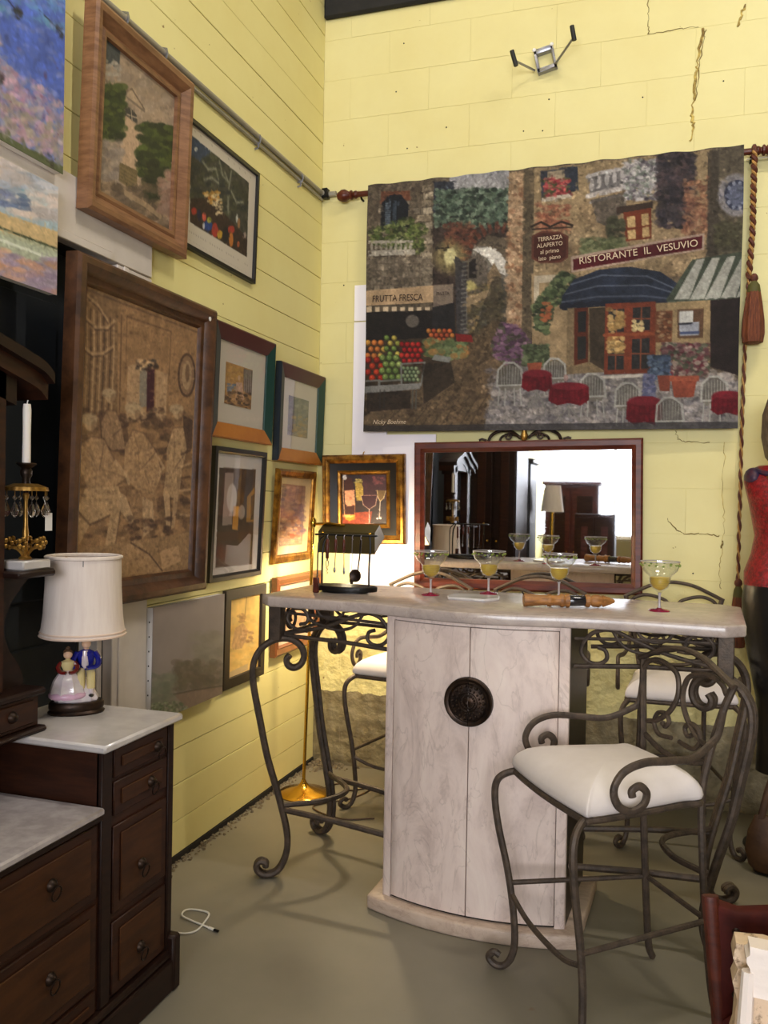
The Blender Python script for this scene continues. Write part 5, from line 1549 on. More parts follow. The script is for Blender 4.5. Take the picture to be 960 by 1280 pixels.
for sx in (-1, 1):
    for sy in (-1, 1):
        lx, ly = sx * 0.825, (-0.232 if sy < 0 else 0.235)
        d = bar_leg(lx, ly, (sx * 0.9, sy * 0.43))
        LP[sx, sy] = Vector((lx, ly, 0)) + d * -0.03
    a, b = LP[sx, -1], LP[sx, 1]
    for q, sy in ((a, -1), (b, 1)):
        e = Vector((sx * 0.335, ycab(.33) + .05 if sy < 0 else 0.12, 0.25))
        MB().tube([q + Vector((0, 0, 0.27)), (q + e) / 2 + Vector((0, 0, 0.14)), e], 0.0125, 8).build('stretcher', 'dark_iron', BAR)
    P = catmull([a + Vector((0, 0, 0.285)), (a + b) / 2 + Vector((-sx * 0.13, -0.10, 0.285)), (a + b) / 2 + Vector((-sx * 0.16, 0.06, 0.285)), b + Vector((0, 0, 0.285))], 8)
    MB().tube(P, 0.0115, 8).build('stretcher', 'dark_iron', BAR)
    # scrolled panels between legs and cabinet, front and back
    for sy, y in ((-1, -0.212), (1, 0.235)):
        def T(pts, r=0.0075):
            MB().tube([(sx * x, y, z) for x, z in pts], r, 8).build('scroll', 'dark_iron', BAR)
        T([(0.80, 0.962), (0.55, 0.955), (0.335, 0.938)], 0.0085)
        T([(0.80, 1.052), (0.55, 1.046), (0.335, 1.035)], 0.006)
        c2 = lambda pts: [(q.x, q.z) for q in catmull([(x, 0, z) for x, z in pts], 7)]
        T(c2([(0.80, 0.97), (0.72, 0.985), (0.62, 1.01), (0.53, 1.045), (0.46, 1.072), (0.40, 1.06), (0.365, 1.02), (0.36, 0.985), (0.385, 0.957), (0.42, 0.953), (0.445, 0.972), (0.44, 1.0), (0.415, 1.01)]))
        T(c2([(0.62, 1.005), (0.56, 1.0), (0.50, 1.02), (0.46, 1.075)]), 0.006)
        T(c2([(0.665, 1.078), (0.64, 1.05), (0.60, 1.04), (0.56, 1.055), (0.54, 1.08)]), 0.006)
        T(c2([(0.70, 0.985), (0.76, 0.995), (0.79, 1.03), (0.77, 1.065), (0.73, 1.072), (0.70, 1.05), (0.705, 1.02), (0.735, 1.01)]), 0.007)
        T(c2([(0.62, 1.01), (0.69, 1.03), (0.72, 1.08)]), 0.006)
    # end panel
    def E(pts, r=0.0075):
        MB().tube([(sx * 0.825, y, z) for y, z in pts], r, 8).build('scroll', 'dark_iron', BAR)
    E([(-0.22, 0.962), (0.22, 0.962)], 0.0085)
    for s2 in (-1, 1):
        E([(s2 * (0.105 + q[0]), 1.018 + q[1]) for q in spiral(0, 0, 0.055, 0.012, 90, s2 * 1.4, 30)], 0.007)

# ---------------------------------------------------------------- iron bar stools
def cushion_mesh():
    base = [(-0.155, -0.205), (0.155, -0.205), (0.185, -0.12), (0.222, 0.10), (0.232, 0.20), (0.21, 0.222), (0.0, 0.235), (-0.21, 0.222), (-0.232, 0.20), (-0.222, 0.10), (-0.185, -0.12)]
    O = catmull([(x, y, 0) for x, y in base], 6, closed=True)
    prof = [(0.93, 0.652), (0.985, 0.658), (1.0, 0.668), (0.985, 0.685), (0.94, 0.702), (0.84, 0.722), (0.68, 0.738), (0.45, 0.748), (0.2, 0.752), (0.02, 0.753)]
    return MB().rings([[(q.x * k, q.y * k, z) for q in O] for k, z in prof]), O
def make_stool(kb=1.0):
    K = lambda z: z if z < 0.66 else 0.66 + (z - 0.66) * kb        # height of the backrest
    t = thing('bar_stool', '', 'stool', (0, 0, 0))
    mb, O = cushion_mesh()
    mb.build('seat_cushion', 'white_vinyl', t, angle=80)
    MB().tube([(q.x * .97, q.y * .97, 0.645) for q in O], 0.0095, 8, closed=True).build('seat_frame', 'dark_iron', t)
    for s in (-1, 1):
        P = catmull([(s * 0.205, 0.19, 0.645), (s * 0.224, 0.225, 0.642), (s * 0.246, 0.258, 0.615), (s * 0.252, 0.266, 0.56), (s * 0.244, 0.254, 0.46), (s * 0.228, 0.228, 0.33), (s * 0.217, 0.21, 0.20), (s * 0.212, 0.205, 0.10), (s * 0.218, 0.213, 0.045),
                     (s * 0.232, 0.232, 0.014), (s * 0.25, 0.256, 0.012), (s * 0.262, 0.272, 0.032), (s * 0.252, 0.258, 0.052), (s * 0.240, 0.243, 0.044)], 6)
        MB().tube(P, 0.0115, 8).build('leg', 'dark_iron', t)
        P = catmull([(s * 0.165, -0.275, 0.008), (s * 0.160, -0.255, 0.06), (s * 0.152, -0.235, 0.25), (s * 0.148, -0.218, 0.5), (s * 0.150, -0.212, 0.66), (s * 0.166, -0.222, K(0.80)), (s * 0.196, -0.238, K(0.95)), (s * 0.222, -0.256, K(1.055))], 6)
        MB().tube(P, 0.0115, 8).build('leg', 'dark_iron', t)
        P = catmull([(s * 0.200, -0.240, K(0.965)), (s * 0.198, -0.225, K(0.885)), (s * 0.206, -0.195, 0.825), (s * 0.228, -0.12, 0.795), (s * 0.25, -0.03, 0.80), (s * 0.262, 0.06, 0.805), (s * 0.264, 0.125, 0.785), (s * 0.264, 0.155, 0.74), (s * 0.263, 0.14, 0.695), (s * 0.262, 0.10, 0.675), (s * 0.262, 0.062, 0.69), (s * 0.262, 0.052, 0.722), (s * 0.262, 0.074, 0.742), (s * 0.262, 0.098, 0.732), (s * 0.262, 0.096, 0.715)], 6)
        MB().tube(P, 0.0115, 8, ry=0.0095).build('arm', 'dark_iron', t)
        MB().tube([(s * 0.222, 0.215, 0.285), (s * 0.153, -0.238, 0.285)], 0.0085, 8).build('stretcher', 'dark_iron', t)
    MB().tube(catmull([(-0.222, 0.215, 0.25), (-0.12, 0.212, 0.215), (0, 0.21, 0.205), (0.12, 0.212, 0.215), (0.222, 0.215, 0.25)], 6), 0.0085, 8).build('stretcher', 'dark_iron', t)
    MB().tube([(-0.153, -0.238, 0.285), (0.153, -0.238, 0.285)], 0.0085, 8).build('stretcher', 'dark_iron', t)
    # backrest
    def yb(z): return -0.212 - 0.112 * max(z - 0.66, 0)
    def B(pts, r=0.0085, name='back_scroll', ry=None):
        P = [(q.x, yb(q.z), q.z) for q in catmull([(x, 0, K(z)) for x, z in pts], 7)]
        MB().tube(P, r, 8, ry=ry).build(name, 'dark_iron', t)
    B([(-0.232, 1.052), (-0.17, 1.083), (-0.09, 1.118), (0, 1.132), (0.09, 1.118), (0.17, 1.083), (0.232, 1.052)], 0.012, 'top_rail', 0.009)
    for s in (-1, 1):
        B([(s * 0.205, 1.02), (s * 0.18, 1.050), (s * 0.13, 1.066), (s * 0.07, 1.056), (s * 0.025, 1.03), (s * 0.012, 0.96), (s * 0.045, 0.89), (s * 0.105, 0.84), (s * 0.15, 0.825)])
        B([(s * 0.02, 0.80), (s * 0.085, 0.795), (s * 0.115, 0.83), (s * 0.10, 0.87), (s * 0.06, 0.878), (s * 0.04, 0.855), (s * 0.055, 0.832), (s * 0.075, 0.84)], 0.0075)
    B([(-0.162, 0.775), (-0.08, 0.745), (0, 0.735), (0.08, 0.745), (0.162, 0.775)], 0.009, 'lower_rail')
    return t
near_stool = make_stool(0.84)
stool = make_stool()
spots = [((1.742, -1.85), 124.8, 'iron bar stool with a white seat standing in front of the bar, nearest the viewer'),
         ((0.70, -0.405), 176, 'iron bar stool behind the bar beside the brass floor lamp'),
         ((1.30, -0.40), 182, 'iron bar stool behind the bar in front of the mirror, hidden by the cabinet'),
         ((1.955, -0.385), 184, 'iron bar stool behind the bar next to the mannequin')]
for i, ((x, y), a, lab) in enumerate(spots):
    o = near_stool if i == 0 else stool if i == 1 else copy_tree(stool)
    o.location = (x, y, 0)
    o.rotation_euler = (0, 0, math.radians(a))
    tag(o, lab, 'stool', 'iron bar stools')

# ---------------------------------------------------------------- brass floor lamp in the corner
fl = thing('floor_lamp', 'brass floor lamp with a metal trough shade glowing in the corner', 'lamp', (0.165, -0.515, 0))
MB().lathe([(0.128, 0.0), (0.130, 0.006), (0.122, 0.014), (0.07, 0.026), (0.03, 0.042), (0.016, 0.06), (0.010, 0.075)], 36).build('base', 'brass', fl)
MB().tube([(0, 0, 0.06), (0.016, 0, 0.75), (0.028, 0, 1.385)], 0.0085, 10).build('pole', 'brass', fl)
MB().lathe([(0.012, -0.02), (0.016, -0.01), (0.016, 0.012), (0.006, 0.03)], 12).build('joint', 'brass', fl, loc=(0.028, 0, 1.385))
MB().tube([(0.028, 0, 1.38), (0.12, 0.0, 1.385), (0.2, 0.0, 1.375)], 0.007, 8).build('arm', 'brass', fl)
sx0, sx1, tl = 0.085, 0.375, math.radians(28)
def yz(y, z): return (y * math.cos(tl) - z * math.sin(tl), 1.325 + y * math.sin(tl) + z * math.cos(tl))
sec_o = [(-0.085, -0.05), (-0.04, 0.045), (0.04, 0.045), (0.085, -0.05)]
sec_i = [(0.081, -0.05), (0.037, 0.041), (-0.037, 0.041), (-0.081, -0.05)]
ring = [yz(*q) for q in sec_o + sec_i]
sh = MB()
sh.rings([[(sx0, y, z) for y, z in ring], [(sx1, y, z) for y, z in ring]])
for x0, x1 in ((sx0 - 0.004, sx0), (sx1, sx1 + 0.004)):
    sh.rings([[(x0, *yz(*q)) for q in sec_o], [(x1, *yz(*q)) for q in sec_o]])
sh.build('shade', 'lamp_shade_metal', fl, angle=20)
li = MB()
li.rings([[(sx0 + .002, *yz(y * .985, z - .0012)) for y, z in sec_i], [(sx1 - .002, *yz(y * .985, z - .0012)) for y, z in sec_i]], False, False, closed=False)
li.build('shade_lining', 'lamp_inner', fl)
MB().lathe([(0.003, -0.03), (0.012, -0.022), (0.015, 0.0), (0.012, 0.02), (0.009, 0.035), (0.009, 0.1)], 14).build('bulb', 'bulb', fl, loc=(0.20, yz(0, 0.012)[0], yz(0, 0.012)[1]), rot=(0, PI / 2, 0))
MB().tube(catmull([(0.06, 0.08, 0.006), (0.12, 0.2, 0.005), (0.2, 0.12, 0.005), (0.3, 0.2, 0.005), (0.26, 0.02, 0.005), (0.12, -0.16, 0.005), (0.3, -0.26, 0.005), (0.45, -0.2, 0.005)], 8), 0.004, 6).build('cord', 'tan_leather', fl)
pl_ = bpy.data.lights.new('bulb_light', 'POINT')
pl_.energy, pl_.color, pl_.shadow_soft_size = 36, (1.0, 0.80, 0.50), 0.055
po = bpy.data.objects.new('bulb_light', pl_)
COL.objects.link(po)
po.location = (0.165 + 0.23, -0.515 + yz(0, -0.036)[0], yz(0, -0.036)[1])

# ---------------------------------------------------------------- things on the bar top
# utensil rack
rk = thing('utensil_rack', 'small black rack with an oval foot holding hanging bar tools', 'rack', (0.635, -1.215, ZT), (0, 0, math.radians(-2)))
MB().lathe([(0.10, 0.0), (0.10, 0.006), (0.138, 0.006), (0.140, 0.012), (0.140, 0.024), (0.136, 0.027)], 40, sy=0.58).build('base', 'black_metal', rk)
for x in (-0.105, 0.105):
    MB().tube(catmull([(x, 0, 0.024), (x, 0, 0.12), (x + 0.004, 0, 0.19), (x + (0.02 if x < 0 else 0), 0, 0.232)], 4), 0.0045, 8).build('post', 'black_metal', rk)
MB().tube(catmull([(-0.125, -0.005, 0.024), (-0.125, 0, 0.17), (-0.118, 0, 0.21), (-0.095, 0, 0.232)], 5), 0.0032, 8).build('post', 'black_metal', rk)
box('top_bar', 'black_metal', rk, -0.138, -0.012, 0.230, 0.138, 0.012, 0.238, 0.003)
for k in range(5):
    x = -0.074 + k * 0.037
    MB().tube(catmull([(x, -0.012, 0.234), (x, -0.02, 0.230), (x, -0.02, 0.220), (x, -0.013, 0.218)], 4), 0.0018, 6).build('hook', 'steel', rk)
for x in (-0.105, 0.105):
    MB().ball((x, 0, 0.242), 0.006, 8).build('cap', 'brass', rk)
def tool(name, label, cat, k, build):
    x = -0.074 + k * 0.037
    w = rk.matrix_basis @ Vector((x, -0.02, 0.220))
    t = thing(name, label, cat, w, (0, 0, math.radians(-2)), 'bar tools on the rack')
    build(t)
def grip(t, z0, z1, r=0.006, m='mahogany'):
    MB().lathe([(r * .6, z0), (r, z0 + 0.004), (r * 1.1, (z0 + z1) / 2), (r, z1 - 0.004), (r * .5, z1)], 10).build('handle', m, t)
def t_cork(t):
    grip(t, -0.085, -0.004, 0.007)
    MB().tube([(0, 0, -0.084), (0.006, 0, -0.10), (0.007, 0, -0.112), (-0.005, 0, -0.115), (-0.006, 0, -0.1), (0, 0, -0.086)], 0.002, 6).build('loop', 'steel', t)
    MB().tube([(0.004 * math.cos(i * .9), 0.004 * math.sin(i * .9), -0.114 - i * 0.002) for i in range(18)], 0.0016, 6).build('worm', 'steel', t)
def t_fork(t):
    grip(t, -0.06, -0.004)
    MB().tube([(0, 0, -0.06), (-0.003, 0, -0.12)], 0.002, 6).build('shank', 'steel', t)
    MB().lathe([(0.002, -0.142), (0.006, -0.135), (0.005, -0.122), (0.002, -0.118)], 8, sy=.5).build('tip', 'steel', t, loc=(-0.003, 0, 0))
def t_pick(t):
    grip(t, -0.055, -0.004)
    MB().tube([(0, 0, -0.055), (0.002, 0, -0.125)], 0.002, 6).build('shank', 'steel', t)
    MB().lathe([(0.002, -0.147), (0.006, -0.138), (0.004, -0.122), (0.002, -0.118)], 8, sy=.5).build('tip', 'steel', t, loc=(0.002, 0, 0))
def t_muddler(t):
    MB().tube([(0, 0, -0.004), (0, 0, -0.15)], 0.0018, 6).build('shank', 'steel', t)
    MB().lathe([(0.003, -0.148), (0.008, -0.155), (0.009, -0.175), (0.006, -0.185)], 10, sy=.6).build('bowl', 'bronze_dark', t)
def t_strainer(t):
    MB().tube([(0, 0, -0.004), (-0.001, -0.004, -0.06), (-0.004, -0.017, -0.125)], 0.008, 8, ry=0.003, taper=lambda u: 1.15 - .45 * u).build('handle', 'bronze_dark', t)
    MB().lathe([(0.001, 0.010), (0.014, 0.008), (0.024, 0.002), (0.0265, 0.0), (0.0245, -0.001), (0.014, 0.004), (0.001, 0.006)], 22).build('bowl', 'bronze_dark', t, loc=(-0.014, -0.020, -0.148), rot=(-PI / 2, 0, 0))
tool('corkscrew', 'corkscrew with a thick brown grip hanging first on the rack', 'corkscrew', 0, t_cork)
tool('bar_fork', 'slim bar fork hanging between the corkscrew and the ice pick', 'utensil', 1, t_fork)
tool('ice_pick', 'slim ice pick with a short brown grip on the rack', 'utensil', 2, t_pick)
tool('bar_spoon', 'long thin bar spoon with a narrow scoop on the rack', 'utensil', 3, t_muddler)
tool('strainer', 'dark strainer with a round perforated bowl hanging last on the rack', 'strainer', 4, t_strainer)
tag(box('wood_block', 'mahogany', None, 0.530, -1.312, ZT + 0.0002, 0.553, -1.294, ZT + 0.062, 0.003), 'small upright reddish wooden block beside the rack post', 'block')

# margarita glasses
def make_glass():
    g = thing('margarita_glass', '', 'glass')
    outer = [(0.0046, 0.064), (0.012, 0.072), (0.028, 0.084), (0.036, 0.104), (0.0365, 0.122), (0.043, 0.129), (0.060, 0.145), (0.067, 0.163), (0.068, 0.178)]
    inner = [(0.0664, 0.178), (0.0654, 0.163), (0.0585, 0.1465), (0.042, 0.1305), (0.0350, 0.1235), (0.0345, 0.104), (0.0268, 0.0858), (0.010, 0.075), (0.0005, 0.073)]
    b = MB().lathe(outer + inner, 32, cap=False).build('bowl', 'clear_glass', g, angle=60)
    MB().tube([(0.0678 * math.cos(i * PI / 16), 0.0678 * math.sin(i * PI / 16), 0.178) for i in range(32)], 0.0016, 6, closed=True).build('rim', 'marble_pale', b)
    random.seed(3)
    lf = MB()
    for k in range(16):
        a = k * PI / 8 + random.uniform(-.08, .08)
        c = Vector((0.068 * math.cos(a), 0.068 * math.sin(a), 0.166 + random.uniform(-.003, .003)))
        lf.ball(c, 0.0048, 6, sz=.7)
    lf.build('painted_leaves', 'leaf_green', b)
    MB().lathe([(0.001, 0.0745), (0.010, 0.0765), (0.026, 0.0868), (0.0336, 0.1045), (0.034, 0.1215), (0.001, 0.1215)], 28, cap=False).build('drink', 'drink_yellow', g, angle=50)
    rg = MB()
    for z, r in ((0.094, 0.033), (0.102, 0.0358), (0.110, 0.0368), (0.118, 0.037)):
        rg.tube([(r * math.cos(i * PI / 12), r * math.sin(i * PI / 12), z) for i in range(24)], 0.0011, 5, closed=True)
    rg.build('ribs', 'clear_glass', b)
    MB().lathe([(0.0075, 0.007), (0.005, 0.014), (0.0042, 0.03), (0.0042, 0.056), (0.0065, 0.066)], 14).build('stem', 'marble_pale', g)
    MB().lathe([(0.0370, 0.0), (0.0375, 0.003), (0.03, 0.006), (0.012, 0.0085), (0.007, 0.012)], 28).build('foot', 'foot_magenta', g)
    return g
g0 = make_glass()
for i, (x, y, lab) in enumerate([(0.99, -1.175, 'margarita glass of yellow drink nearest the utensil rack'), (1.197, -1.02, 'margarita glass of yellow drink standing behind the white tile'),
                                 (1.488, -1.05, 'margarita glass of yellow drink standing behind the carved wooden knife'), (1.872, -1.295, 'margarita glass of yellow drink alone at the bar end by the mannequin')]):
    o = g0 if i == 0 else copy_tree(g0)
    o.location = (x, y, ZT)
    o.rotation_euler = (0, 0, i * 0.7)
    tag(o, lab, 'glass', 'margarita glasses on the bar')
# white tile
poly = [(-0.105, -0.02), (-0.085, -0.085), (0.06, -0.10), (0.105, -0.03), (0.09, 0.06), (-0.01, 0.075), (-0.09, 0.05)]
tl_ = MB().prism(poly, 0, 0.011).build('white_tile', 'marble_white', None, bevel=0.003)
tl_.location = (1.178, -1.215, ZT)
tag(tl_, 'flat white stone tile lying on the bar top beside the glasses', 'tile')
# carved knife in its sheath
kn = thing('carved_knife', 'carved tan wooden knife with a black collar lying on the bar top', 'knife', (1.40, -1.395, ZT), (0, 0, math.radians(20)))
def carve(name, prof, m, n=14, sy=1.0):
    mb = MB()
    mb.rings([[(x, math.cos(2 * PI * k / n) * r * 1.5, 0.0252 + 1.5 * math.sin(2 * PI * k / n) * r) for k in range(n)] for x, r in prof])
    return mb.build(name, m, kn, angle=50)
carve('sheath', [(0.0, 0.0155), (0.004, 0.0165), (0.05, 0.0135), (0.085, 0.0125), (0.09, 0.0155), (0.098, 0.0155), (0.104, 0.013), (0.13, 0.0125), (0.136, 0.0165), (0.146, 0.0165), (0.15, 0.014), (0.16, 0.0168), (0.166, 0.0168)], 'wood_tan')
carve('collar', [(0.166, 0.0125), (0.17, 0.0135), (0.222, 0.0125), (0.226, 0.012)], 'lacquer_black')
carve('handle', [(0.226, 0.0135), (0.232, 0.016), (0.242, 0.0155), (0.246, 0.0105), (0.256, 0.0145), (0.276, 0.0155), (0.288, 0.0115), (0.293, 0.0145), (0.303, 0.012), (0.318, 0.009), (0.335, 0.004)], 'wood_tan')
MB().tube([(0.002, -0.004, 0.044), (-0.008, -0.004, 0.056)], 0.0025, 6).build('peg', 'walnut_dark', kn)

# ---------------------------------------------------------------- marble topped dresser
DX, DY = 0.25, -2.945
ds = thing('dresser', 'dark walnut drop centre dresser with marble tops and a mirror frame', 'dresser', (DX, DY, 0))
def D(name, m, x0, y0, z0, x1, y1, z1, bevel=0.003, parent=None):
    return box(name, m, parent or ds, x0 - DX, y0 - DY, z0, x1 - DX, y1 - DY, z1, bevel)
def far_near(fn):
    for s in (1, -1):
        fn(lambda y: DY + s * (y - DY))
D('plinth', 'walnut_dark', 0.045, -3.66, 0.0, 0.49, -2.23, 0.10, 0.006)
D('plinth_moulding', 'walnut_dark', 0.045, -3.655, 0.10, 0.483, -2.235, 0.125, 0.008)
D('carcass', 'walnut', 0.045, -3.65, 0.125, 0.462, -2.24, 0.645)
D('corner_block', 'walnut_dark', 0.445, -2.262, 0.0, 0.496, -2.222, 0.17, 0.008)
D('marble_top', 'marble_pale', 0.045, -3.292, 0.657, 0.488, -2.598, 0.677, 0.005)
D('moulding', 'walnut_dark', 0.045, -3.30, 0.637, 0.478, -2.59, 0.657, 0.005)
def tower(Y):
    D('tower', 'walnut', 0.045, Y(-2.59), 0.645, 0.462, Y(-2.24), 0.82)
    D('marble_top', 'marble_white', 0.04, Y(-2.608), 0.82, 0.492, Y(-2.222), 0.842, 0.006)
    D('corner_post', 'walnut_dark', 0.45, Y(-2.59), 0.125, 0.472, Y(-2.545), 0.82, 0.004)
    D('corner_post', 'walnut_dark', 0.45, Y(-2.268), 0.125, 0.472, Y(-2.24), 0.82, 0.004)
far_near(tower)
def pull(parent, x, y, z, ring=True):
    MB().lathe([(0.004, 0.016), (0.010, 0.012), (0.016, 0.004), (0.017, 0.0)], 14).build('knob', 'bronze_dark', parent, loc=(x - DX, y - DY, z), rot=(0, PI / 2, 0))
    if ring:
        MB().tube([(x - DX + 0.016 + 0.003 * math.sin(a), y - DY + 0.016 * math.cos(a), z - 0.018 + 0.018 * math.sin(a)) for a in [i * PI / 9 for i in range(18)]], 0.0022, 6, closed=True).build('ring', 'bronze_dark', parent)
def drawer(y0, y1, z0, z1, knobs, panels=None):
    d = D('drawer', 'walnut', 0.46, y0, z0, 0.470, y1, z1, 0.003)
    for a, b in (panels or [(y0 + 0.03 * (1 if y1 > y0 else -1), y1 - 0.03 * (1 if y1 > y0 else -1))]):
        D('panel', 'walnut_panel', 0.470, a, z0 + 0.025, 0.475, b, z1 - 0.025, 0.004, d)
    for y, z in knobs:
        pull(d, 0.475, y, z)
def tower_drawers(Y):
    drawer(Y(-2.535), Y(-2.275), 0.733, 0.812, [(Y(-2.335), 0.768)])
    drawer(Y(-2.535), Y(-2.275), 0.628, 0.722, [(Y(-2.366), 0.674)])
    drawer(Y(-2.535), Y(-2.275), 0.36, 0.60, [(Y(-2.41), 0.452)])
    drawer(Y(-2.535), Y(-2.275), 0.135, 0.335, [(Y(-2.41), 0.212)])
far_near(tower_drawers)
drawer(-3.285, -2.605, 0.435, 0.632, [(-2.79, 0.55), (-3.10, 0.55)])
drawer(-3.285, -2.605, 0.20, 0.42, [(-2.79, 0.32), (-3.10, 0.32)])
drawer(-3.285, -2.605, 0.13, 0.19, [])
# superstructure: glove boxes, posts, arched cornice, mirror
D('gallery_base', 'walnut_dark', 0.045, -3.36, 0.842, 0.245, -2.53, 0.858, 0.006)
D('gallery_box', 'walnut', 0.05, -3.345, 0.858, 0.225, -2.545, 0.945, 0.004)
D('gallery_top', 'walnut_dark', 0.045, -3.36, 0.945, 0.24, -2.53, 0.965, 0.006)
for y0, y1 in ((-2.80, -2.57), (-3.32, -3.09)):
    d = D('drawer', 'walnut', 0.223, y0, 0.87, 0.232, y1, 0.935, 0.003)
    pull(d, 0.232, (y0 + y1) / 2 + 0.03, 0.905, False)
for s in (1, -1):
    Y = lambda y: DY + s * (y - DY)
    D('post', 'walnut', 0.10, Y(-2.745), 0.965, 0.20, Y(-2.65), 1.86, 0.006)
    D('candle_shelf', 'walnut_dark', 0.10, Y(-2.66), 1.276, 0.255, Y(-2.515), 1.296, 0.006)
    prof = [(-2.66, 0.965), (-2.545, 0.965), (-2.555, 1.02), (-2.60, 1.08), (-2.615, 1.14), (-2.59, 1.20), (-2.55, 1.242), (-2.53, 1.270), (-2.66, 1.272)]
    P = catmull([(0, Y(y), z) for y, z in prof], 4, closed=True)
    mb = MB()
    mb.rings([[(0.135 - DX, q.y - DY, q.z) for q in P], [(0.165 - DX, q.y - DY, q.z) for q in P]])
    mb.build('scroll_bracket', 'walnut_dark', ds)
D('mirror_glass', 'glass_pane_dark', 0.13, -3.16, 0.965, 0.138, -2.73, 1.80, 0)
D('mirror_back', 'walnut_dark', 0.11, -3.17, 0.965, 0.13, -2.72, 1.80)
cn = [(-2.52, 1.845), (-2.56, 1.872), (-2.64, 1.895), (-2.75, 1.925), (-2.85, 1.97), (-2.945, 1.99)]
cn = cn + [(2 * DY - y, z) for y, z in reversed(cn[:-1])]
C = catmull([(0, y, z) for y, z in cn], 4)
for k, (dx, dz, th) in enumerate(((0.245, 0.0, 0.03), (0.222, -0.03, 0.045), (0.20, -0.075, 0.07))):
    mb = MB()
    CC = C if k < 2 else [q for q in C if abs(q.y - DY) < 0.33]
    mb.rings([[(0.09 - DX, q.y - DY, q.z + dz), (dx - DX, q.y - DY, q.z + dz), (dx - DX, q.y - DY, q.z + dz - th), (0.09 - DX, q.y - DY, q.z + dz - th)] for q in CC])
    mb.build('cornice', 'walnut_dark' if k != 1 else 'walnut', ds, angle=30)
D('frieze', 'walnut', 0.10, -3.20, 1.78, 0.195, -2.69, 1.86)

# ---------------------------------------------------------------- porcelain couple table lamp
tl = thing('table_lamp', 'porcelain couple table lamp with a white cloth shade on the marble dresser', 'lamp', (0.19, -2.338, 0.8422), (0, 0, math.radians(38)))
MB().lathe([(0.080, 0.0), (0.083, 0.006), (0.076, 0.012), (0.080, 0.018), (0.080, 0.032), (0.074, 0.038)], 36, sy=0.66).build('base', 'bronze_dark', tl)
MB().lathe([(0.062, 0.038), (0.065, 0.045), (0.058, 0.058), (0.05, 0.075), (0.03, 0.10), (0.012, 0.12)], 28, sy=0.62, wave=lambda a, z: 0.05 * math.sin(a * 12)).build('porcelain_ground', 'porcelain', tl)
def fig(name, x, y):
    o = bpy.data.objects.new(name, None); COL.objects.link(o); o.parent = tl; o.location = (x, y, 0.05); o.scale = (1.2, 1.2, 0.93); return o
L = fig('lady_figure', -0.026, -0.016)
MB().lathe([(0.040, 0.0), (0.043, 0.008), (0.040, 0.03), (0.034, 0.055), (0.024, 0.075), (0.013, 0.090)], 26, sy=.85, wave=lambda a, z: 0.06 * math.sin(a * 9)).build('skirt', 'porcelain', L)
MB().lathe([(0.041, 0.0), (0.046, 0.006), (0.046, 0.014), (0.041, 0.02)], 26, sy=.85, wave=lambda a, z: 0.08 * math.sin(a * 13)).build('skirt_ruffle', 'porcelain_pink', L)
MB().lathe([(0.010, 0.086), (0.012, 0.092), (0.017, 0.108), (0.016, 0.118), (0.006, 0.124), (0.0055, 0.130)], 16, sy=.75).build('bodice', 'porcelain_yellow', L)
for s in (-1, 1):
    MB().tube(catmull([(s * 0.015, 0, 0.116), (s * 0.023, -0.006, 0.100), (s * 0.016, -0.02, 0.088), (s * 0.004, -0.026, 0.086)], 5), 0.006, 8).build('sleeve', 'porcelain_maroon', L)
MB().ball((0, -0.002, 0.140), 0.0115, 12, sz=1.2).build('head', 'porcelain_skin', L)
MB().ball((0, 0.002, 0.147), 0.012, 12, sz=.9).ball((0, 0.004, 0.16), 0.006, 8).build('hair', 'hair_brown', L)
G = fig('gentleman_figure', 0.026, 0.010)
MB().lathe([(0.012, 0.082), (0.018, 0.092), (0.020, 0.112), (0.022, 0.132), (0.019, 0.144), (0.008, 0.151)], 18, sy=.7).build('coat', 'porcelain_blue', G)
MB().lathe([(0.004, 0.09), (0.009, 0.1), (0.010, 0.13), (0.006, 0.148)], 12, sy=.6, c=(-0.002, -0.010, 0)).build('shirt', 'porcelain', G)
for s in (-1, 1):
    MB().tube(catmull([(s * 0.02, 0, 0.142), (s * 0.030, -0.004, 0.118), (s * 0.026, -0.018, 0.098), (s * 0.01 - 0.008, -0.026, 0.094)], 5), 0.0075, 8).build('sleeve', 'porcelain_blue', G)
    MB().tube(catmull([(s * 0.010, 0.0, 0.085), (s * 0.012, -0.022, 0.078), (s * 0.012, -0.030, 0.06), (s * 0.012, -0.028, 0.03)], 5), 0.010, 8).build('breeches', 'porcelain_yellow', G)
    MB().tube([(s * 0.012, -0.028, 0.032), (s * 0.013, -0.028, 0.01)], 0.006, 8).build('stocking', 'porcelain', G)
    MB().ball((s * 0.013, -0.033, 0.007), 0.007, 8, sy=1.6, sz=.8).build('shoe', 'lacquer_black', G)
MB().tube([(0, 0, 0.148), (0, -0.002, 0.16)], 0.006, 8).build('neck', 'porcelain_skin', G)
MB().ball((0, -0.003, 0.168), 0.012, 12, sz=1.2).build('head', 'porcelain_skin', G)
MB().ball((0, 0.002, 0.175), 0.0125, 12, sz=.95).build('hair', 'hair_grey', G)
MB().tube([(0, 0.018, 0.06), (0, 0.018, 0.27), (0, 0.0, 0.46)], 0.005, 8).build('stem', 'black_metal', tl)
N = 48
SO = (0.016, -0.008, 0)          # the shade sits a little crooked
def panelled(a, z): return -0.018 * abs(math.sin(a * 4)) ** 1.0
MB().lathe([(0.126, 0.238), (0.120, 0.262), (0.115, 0.305), (0.111, 0.38), (0.109, 0.474), (0.107, 0.474), (0.109, 0.38), (0.113, 0.305), (0.118, 0.262), (0.124, 0.238)], N, wave=panelled, cap=False).build('shade', 'shade_cloth', tl, angle=50, loc=SO)
